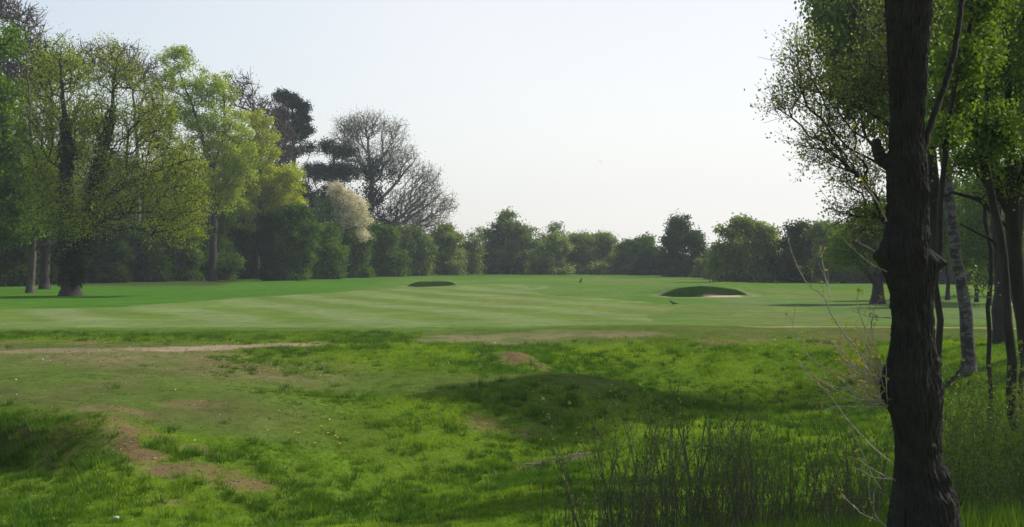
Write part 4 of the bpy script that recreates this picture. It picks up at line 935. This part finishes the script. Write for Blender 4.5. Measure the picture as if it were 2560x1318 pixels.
arch = [sapling("sapling", lab_t, 6, 1.55, 0.5, 1.5, 0.024, 'mid', TG), sapling("sapling", lab_t, 8, 1.3, 0.6, 1.1, 0.026, 'mid', TG),
        sapling("sapling", lab_t, 5, 1.75, 0.45, 2.0, 0.022, 'birch', TG), sapling("sapling", lab_t, 9, 1.1, 0.7, 1.6, 0.028, 'mid', TG),
        sapling("sapling", lab_t, 7, 1.45, 0.6, 1.0, 0.022, 'willow', TG)]
TR = "leafy saplings right of the big trunk"
archr = [sapling("leafy_sapling", lab_r, 7, 1.6, 0.6, 4.0, 0.036, 'lit', TR), sapling("leafy_sapling", lab_r, 8, 1.4, 0.7, 4.0, 0.034, 'lit', TR), sapling("leafy_sapling", lab_r, 6, 1.8, 0.6, 3.5, 0.036, 'birch', TR)]
first = {}
zones = [(1520, "thin upright sapling at the left fringe of the undergrowth, near the muddy scrape", "saplings at the left fringe of the thicket"),
         (1700, "thin upright sapling in the left half of the thicket, under the tallest stem", "saplings in the left half of the thicket"),
         (1930, "thin dark upright sapling in the middle of the shaded thicket", "saplings in the middle of the thicket"),
         (2300, "thin upright sapling in the shade directly left of the big trunk", "saplings directly left of the big trunk"),
         (2460, "leafy sapling in the thicket directly right of the big trunk", "saplings directly right of the big trunk"),
         (9999, "leafy sapling in the thicket at the right frame edge", "saplings at the right frame edge")]
def put(src, x, y, s, sz=None):
    z = hgt(x, y)
    if src.name not in first: first[src.name] = 1; o = src; o.location = (x, y, z); o.scale = (s, s, sz or s)
    else: o = copy_tree(src, (x, y, z), rng.uniform(0, 6.28), s, None, sz)
    for lim, lb, gr in zones:
        if CX + x / y * F < lim: o["label"] = lb; o["group"] = gr; break
    return o
for i in range(82):      # left thicket
    y = rng.uniform(11.5, 17.0); px = 1400 + 820 * rng.uniform(0, 1) ** 0.8 + rng.normal(0, 12); x = (px - CX) / F * y
    top = np.interp(px, [1350, 1500, 1650, 1900, 2100, 2250], [1130, 1000, 940, 950, 1010, 1050]) + abs(rng.normal(0, 110)) - 20
    z0 = hgt(x, y); ztop = CZ - (top - HZ) / F * y; a = arch[i % 5]; hA = [1.55, 1.3, 1.75, 1.1, 1.45][i % 5]
    if ztop - z0 < 0.3: continue
    s = (ztop - z0) / hA; put(a, x, y, min(1.3, s), s)
for i in range(75):      # right thicket
    y = rng.uniform(14, 23); px = rng.uniform(2350, 2640); x = (px - CX) / F * y
    top = np.interp(y, [14, 19, 23], [1130, 980, 930]) + rng.normal(0, 35)
    z0 = hgt(x, y); ztop = CZ - (top - HZ) / F * y; a = archr[i % 3]; hA = [1.6, 1.4, 1.8][i % 3]
    if ztop - z0 < 0.3: continue
    s = (ztop - z0) / hA; put(a, x, y, min(1.3, s), s)
# single stems that stand out
def stem_at(pxb, pyt, y, label, leaf, lean_px, den, nst=1, ls=0.026, name="tall_sapling"):
    x = (pxb - CX) / F * y; z0 = hgt(x, y); h = CZ - (pyt - HZ) / F * y - z0
    o = sapling(name, label, nst, h / 1.02, 0.1, den, ls, leaf, None, 0.02 if nst == 1 else 0.07); o.location = (x, y, z0)
    o.rotation_euler = (0, math.atan2(lean_px / F * y, h), 0); return o
stem_at(1650, 845, 12.5, "tallest thin stem of the undergrowth, its tip reaching the fairway's near edge", 'birch', -20, 1.2)
stem_at(1560, 945, 12.0, "thin stem just left of the tallest one in the undergrowth", 'birch', -30, 1.5)
stem_at(1460, 935, 11.5, "catkin-tipped leaning willow stem, leftmost tall stem of the undergrowth", 'pale', -110, 3.0, 2, 0.030, "willow_sapling")
stem_at(1520, 1040, 12.2, "short catkin-tipped willow stem right of the leftmost tall stem", 'pale', -90, 3.0, 1, 0.03, "willow_sapling")
stem_at(1620, 960, 13.0, "sapling with round pale green leaves all along its leaning stem", 'pale', -90, 5, 2, 0.034)
stem_at(1700, 1010, 12.6, "leafy pale green sapling in the middle of the left thicket", 'pale', -10, 5, 2, 0.034)
stem_at(1745, 960, 13.5, "dark thin stem with a tuft at its tip, second right of the tallest", 'mid', 10, 1.5)
stem_at(1865, 985, 13.5, "tall bare dark stem standing against the shaded hollow", 'mid', -5, 0.8)

# understorey blades between the saplings
gx = rng.uniform(-0.3, 9, 26000); gy = rng.uniform(10.5, 24, 26000); px = CX + gx / gy * F
k = (px > 1340) & (px < 2700) & (gy < np.interp(px, [1340, 1500, 2250, 2350, 2560], [16, 18, 18, 22, 24]) + rng.normal(0, 0.6, len(px)))
gx, gy = gx[k], gy[k]; gz = height(gx, gy); hh = rng.uniform(0.08, 0.34, len(gx)) * (0.3 + fbm(gx / 0.8, gy / 0.8, 61, 3))
V = blades(gx, gy, gz, hh, 7, np.full(len(gx), 0.07), np.full(len(gx), 0.004), 0.6)
ug = link("undergrowth", mesh_np("undergrowth", V, np.arange(len(V)).reshape(-1, 3), grass_mat, False, {"v": np.repeat(rng.uniform(0, 0.6, len(gx)), 21), "dry": np.repeat(rng.uniform(0, 0.5, len(gx)), 21)}))
tag(ug, "tangled tall grass and weeds under the saplings at lower right", "undergrowth", kind="stuff")

# ------------------------------------------------------------------ small things
def plain(name, col, rough=0.7):
    w = N(name); nz = w.noise(30, 3, 0.6); c = w.mix(nz, tuple(c * 0.7 for c in col), tuple(min(1, c * 1.3) for c in col))
    return w.done(w.n("ShaderNodeBsdfPrincipled", Base__Color=c, Roughness=rough).outputs[0])
M_crow = plain("feather_black", (0.012, 0.012, 0.014), 0.5); M_pig = plain("feather_grey", (0.06, 0.062, 0.075)); M_white = plain("feather_pale", (0.6, 0.6, 0.6))
M_yel = plain("petal_yellow", (0.75, 0.52, 0.02)); M_beak = plain("beak_horn", (0.05, 0.045, 0.04)); M_stone = plain("stone_pale", (0.6, 0.6, 0.58))
def skin_body(name, chains, mat, parent):
    """rings along a chain of (x, y, z, r) joined into one closed surface, remeshed"""
    V = []; Fc = []; K = 10
    for ch in chains:
        pos = np.array([c[:3] for c in ch], float); rr = np.array([c[3] for c in ch])
        t = np.linspace(0, len(pos) - 1, len(pos) * 4); P2 = np.stack([np.interp(t, range(len(pos)), pos[:, i]) for i in range(3)], 1); r2 = np.interp(t, range(len(pos)), rr)
        P2 = np.concatenate([P2[:1], P2, P2[-1:]]); r2 = np.concatenate([[1e-4], r2, [1e-4]])
        par = np.arange(-1, len(P2) - 1); main = np.arange(1, len(P2) + 1); main[-1] = -1
        v, f = tubes(P2, par, r2, main, K); Fc.append(f + sum(len(x) for x in V)); V.append(v)
    me = mesh_np(name, np.concatenate(V), np.concatenate(Fc), mat, True); o = link(name, me, parent)
    md = o.modifiers.new("merge", 'REMESH'); md.mode = 'VOXEL'; md.voxel_size = 0.009; md.use_smooth_shade = True
    return o
def bird(label, px, py, mat, hd, s=1.0, pitch=0.0, squat=False):
    x, y = hit(px, py); root = link("standing_bird", None, None, (x, y, hgt(x, y))); tag(root, label, "bird")
    lz = 0.04 if squat else 0.10
    skin_body("body", [[(-0.13, 0, lz + 0.05, 0.015), (-0.06, 0, lz + 0.07, 0.05), (0.02, 0, lz + 0.11, 0.062), (0.08, 0, lz + 0.17, 0.045), (0.10, 0, lz + 0.22, 0.034), (0.125, 0, lz + 0.235, 0.026)]], mat, root)
    skin_body("tail", [[(-0.10, 0, lz + 0.06, 0.03), (-0.20, 0, lz + 0.02, 0.022), (-0.26, 0, lz, 0.012)]], mat, root)
    skin_body("beak", [[(0.135, 0, lz + 0.235, 0.015), (0.19, 0, lz + 0.225, 0.004)]], M_beak, root)
    for sy in (-1, 1):
        skin_body("wing", [[(0.04, sy * 0.05, lz + 0.14, 0.028), (-0.06, sy * 0.052, lz + 0.09, 0.026), (-0.17, sy * 0.025, lz + 0.05, 0.010)]], mat, root)
        skin_body("leg", [[(0.0, sy * 0.025, lz + 0.06, 0.010), (0.005, sy * 0.025, 0.01, 0.006), (0.05, sy * 0.03, 0.006, 0.006)]], M_beak, root)
    root.rotation_euler = (0, pitch, hd); root.scale = (s, s, s); return root
bird("black crow standing upright on the far turf near the middle", 1455, 708, M_crow, 0.5, 1.35, -0.45)
bird("grey pigeon feeding low on the fairway's pointed right tip", 1684, 764, M_pig, 2.8, 1.0, 0.2, True)
# bird in flight, high over the hedgerow
fb = link("flying_bird", None, None, P(1501, 404, 90)); tag(fb, "small pale bird flying high in the open sky above the far hedgerow", "bird")
skin_body("body", [[(-0.16, 0, 0, 0.012), (-0.05, 0, 0, 0.045), (0.06, 0, 0.005, 0.045), (0.14, 0, 0.01, 0.022)]], M_white, fb)
for sy in (-1, 1): skin_body("wing", [[(0.02, sy * 0.03, 0.01, 0.03), (0.03, sy * 0.18, 0.06 * sy + 0.03, 0.02), (-0.04, sy * 0.38, 0.09 * sy, 0.008)]], M_white, fb)
fb.rotation_euler = (0.3, 0, 1.2); fb.scale = (0.45,) * 3

# dandelions
def dandelion():
    root = link("dandelion", None); tag(root, "yellow dandelion flower in the long grass of the slope", "flower", "dandelions in the rough")
    a = np.arange(14) * 2 * math.pi / 14; V = []; Fc = []
    for ring, (rr, zz) in enumerate([(0.022, 0.0), (0.014, 0.006)]):
        for t in a + ring * 0.2:
            c = np.array([0, 0, zz]); d = np.array([math.cos(t), math.sin(t), 0.15]); e = np.array([-math.sin(t), math.cos(t), 0]); i = len(V)
            V += [c, c + d * rr * 0.6 + e * 0.004, c + d * rr, c + d * rr * 0.6 - e * 0.004]; Fc.append([i, i + 1, i + 2, i + 3])
    o = link("flower_head", mesh_np("flower_head", V, Fc, M_yel, False), root); o.location = (0, 0, 0.13)
    P2 = np.array([[0, 0, -0.02], [0.004, 0, 0.06], [0, 0, 0.13]]); v, f = tubes(P2, np.array([-1, 0, 1]), np.array([.003, .003, .0025]), np.array([1, 2, -1]), 5)
    link("stalk", mesh_np("stalk", v, f, LM('lit'), True, {"v": np.full(len(v), .5)}), root)
    return root
dd = dandelion(); pts = [(697, 1052), (803, 1092), (738, 1107), (746, 1108), (669, 1103), (820, 1110), (838, 1118), (844, 1121), (787, 1137), (849, 1138), (252, 925)]
for i, (a, b) in enumerate(pts):
    x, y = hit(a, b); z = hgt(x, y)
    o = dd if i == 0 else copy_tree(dd, (x, y, z), rng.uniform(0, 6)); o.location = (x, y, z); o.scale = (1.5,) * 3
    if i == 10: o["label"] = "lone yellow dandelion in the short turf of the left shelf"; del o["group"]
# pale scraps: daisies and dead leaves lying in the turf
n = 420; gx, gy = scatter(n, 19, 45); gz = height(gx, gy) + 0.035
V1, F1 = leaf_quads(np.stack([gx, gy, gz], 1), 0.038, 0.8, 0.7)
o = link("daisies", mesh_np("daisies", V1, F1, plain("petal_white", (0.55, 0.54, 0.48)), False)); tag(o, "scattered white daisies and pale dead leaves in the foreground turf", "daisies", kind="stuff")
# crumbs of earth and straw on the worn patches
cx_, cy_ = scatter(60000, 20, 44); bmx = np.maximum(bare_mask(cx_, cy_), path_mask(cx_, cy_) * 0.25); kk_ = rng.uniform(0, 1, len(cx_)) < bmx * 0.8; cx_, cy_ = cx_[kk_], cy_[kk_]
o8 = np.array([(1, 0, 0), (0, 1, 0), (-1, 0, 0), (0, -1, 0), (0, 0, 0.8), (0, 0, -0.6)]); f8 = np.array([(0, 1, 4), (1, 2, 4), (2, 3, 4), (3, 0, 4), (1, 0, 5), (2, 1, 5), (3, 2, 5), (0, 3, 5)])
sz_ = rng.uniform(0.006, 0.022, len(cx_)) ; cc0 = np.stack([cx_, cy_, height(cx_, cy_) + sz_ * 0.4], 1)
V = (cc0[:, None] + o8[None] * sz_[:, None, None] * rng.uniform(0.6, 1.4, (len(cx_), 6, 1))).reshape(-1, 3); Fc = (f8[None] + (np.arange(len(cx_)) * 6)[:, None, None]).reshape(-1, 3)
o = link("soil_crumbs", mesh_np("soil_crumbs", V, Fc, plain("crumb_earth", (0.25, 0.18, 0.11), 0.95), False)); tag(o, "loose earth crumbs on the worn bare patches of the bank", "soil", kind="stuff")
k_ = rng.uniform(0, 1, len(cx_)) < 0.5; V1, F1 = leaf_quads(cc0[k_] + np.array([0, 0, 0.01]) + rng.normal(0, 0.06, (k_.sum(), 3)) * np.array([1, 1, 0]), 0.12, 0.10, 0.85)
o = link("dry_straw", mesh_np("dry_straw", V1, F1, plain("straw", (0.34, 0.27, 0.14), 0.9), False)); tag(o, "pale dry grass straw lying on the worn bare patches", "straw", kind="stuff")
# pale stone at the bottom edge
def stone(label, px, py, s, mat):
    x, y = hit(px, py); import bmesh
    bm = bmesh.new(); bmesh.ops.create_icosphere(bm, subdivisions=3, radius=1)
    for v in bm.verts: v.co *= 1 + 0.18 * (vnoise(np.array([v.co.x * 2 + 5]), np.array([v.co.y * 2 + v.co.z]), 3)[0] - 0.5)
    me = bpy.data.meshes.new("stone"); bm.to_mesh(me); bm.free(); me.materials.append(mat)
    o = link("stone", me, None, (x, y, hgt(x, y) + 0.06)); o.scale = (s, s * 0.8, s * 0.6); tag(o, label, "stone"); return o
stone("small white stone in the grass at the bottom edge, lower left", 290, 1306, 0.045, M_stone)
# fallen sticks on the muddy patch
for i, (a, b, L_, ang, lab) in enumerate([(1345, 1168, 0.5, 0.3, "broken grey stick lying at the left of the muddy scrape by the thicket"), (1400, 1158, 0.45, -0.4, "broken grey stick lying across the middle of the muddy scrape"),
                                 (1440, 1143, 0.35, 0.5, "short stick at the far end of the muddy scrape")]):
    x, y = hit(a, b); z = hgt(x, y); t = np.linspace(-0.5, 0.5, 7)
    P2 = np.stack([t * L_, rng.normal(0, 0.012, 7), 0.05 + rng.normal(0, 0.008, 7)], 1)
    P2 = np.concatenate([P2, [[0.1, 0.09, 0.10], [0.17, 0.14, 0.13]]]); par = np.array([-1, 0, 1, 2, 3, 4, 5, 3, 7]); main = np.array([1, 2, 3, 4, 5, 6, -1, 8, -1])
    v, f = tubes(P2, par, np.array([.016, .015, .014, .012, .011, .009, .006, .008, .004]), main, 6)
    o = link("fallen_stick", mesh_np("fallen_stick", v, f, BK['oak'], True), None, (x, y, z)); o.rotation_euler = (0, 0, ang); tag(o, lab, "stick")

# ------------------------------------------------------------------ haze
hv = bpy.data.materials.new("haze"); hv.use_nodes = True; t = hv.node_tree; t.nodes.clear()
pv = t.nodes.new("ShaderNodeVolumePrincipled"); pv.inputs['Color'].default_value = (0.86, 0.93, 1.0, 1); pv.inputs['Density'].default_value = 0.00045
pv.inputs['Anisotropy'].default_value = 0.35
ou = t.nodes.new("ShaderNodeOutputMaterial"); t.links.new(pv.outputs[0], ou.inputs['Volume'])
x0, x1, y0, y1, z0, z1 = -1250, 1250, -60, 960, -4.0, 45.0
V = [(x, y, z) for z in (z0, z1) for y in (y0, y1) for x in (x0, x1)]
me = mesh_np("haze", V, [(0, 2, 3, 1), (4, 5, 7, 6), (0, 1, 5, 4), (2, 6, 7, 3), (0, 4, 6, 2), (1, 3, 7, 5)], hv, False)
hz = link("haze", me); tag(hz, "thin pale spring haze over the course", "haze", kind="stuff")
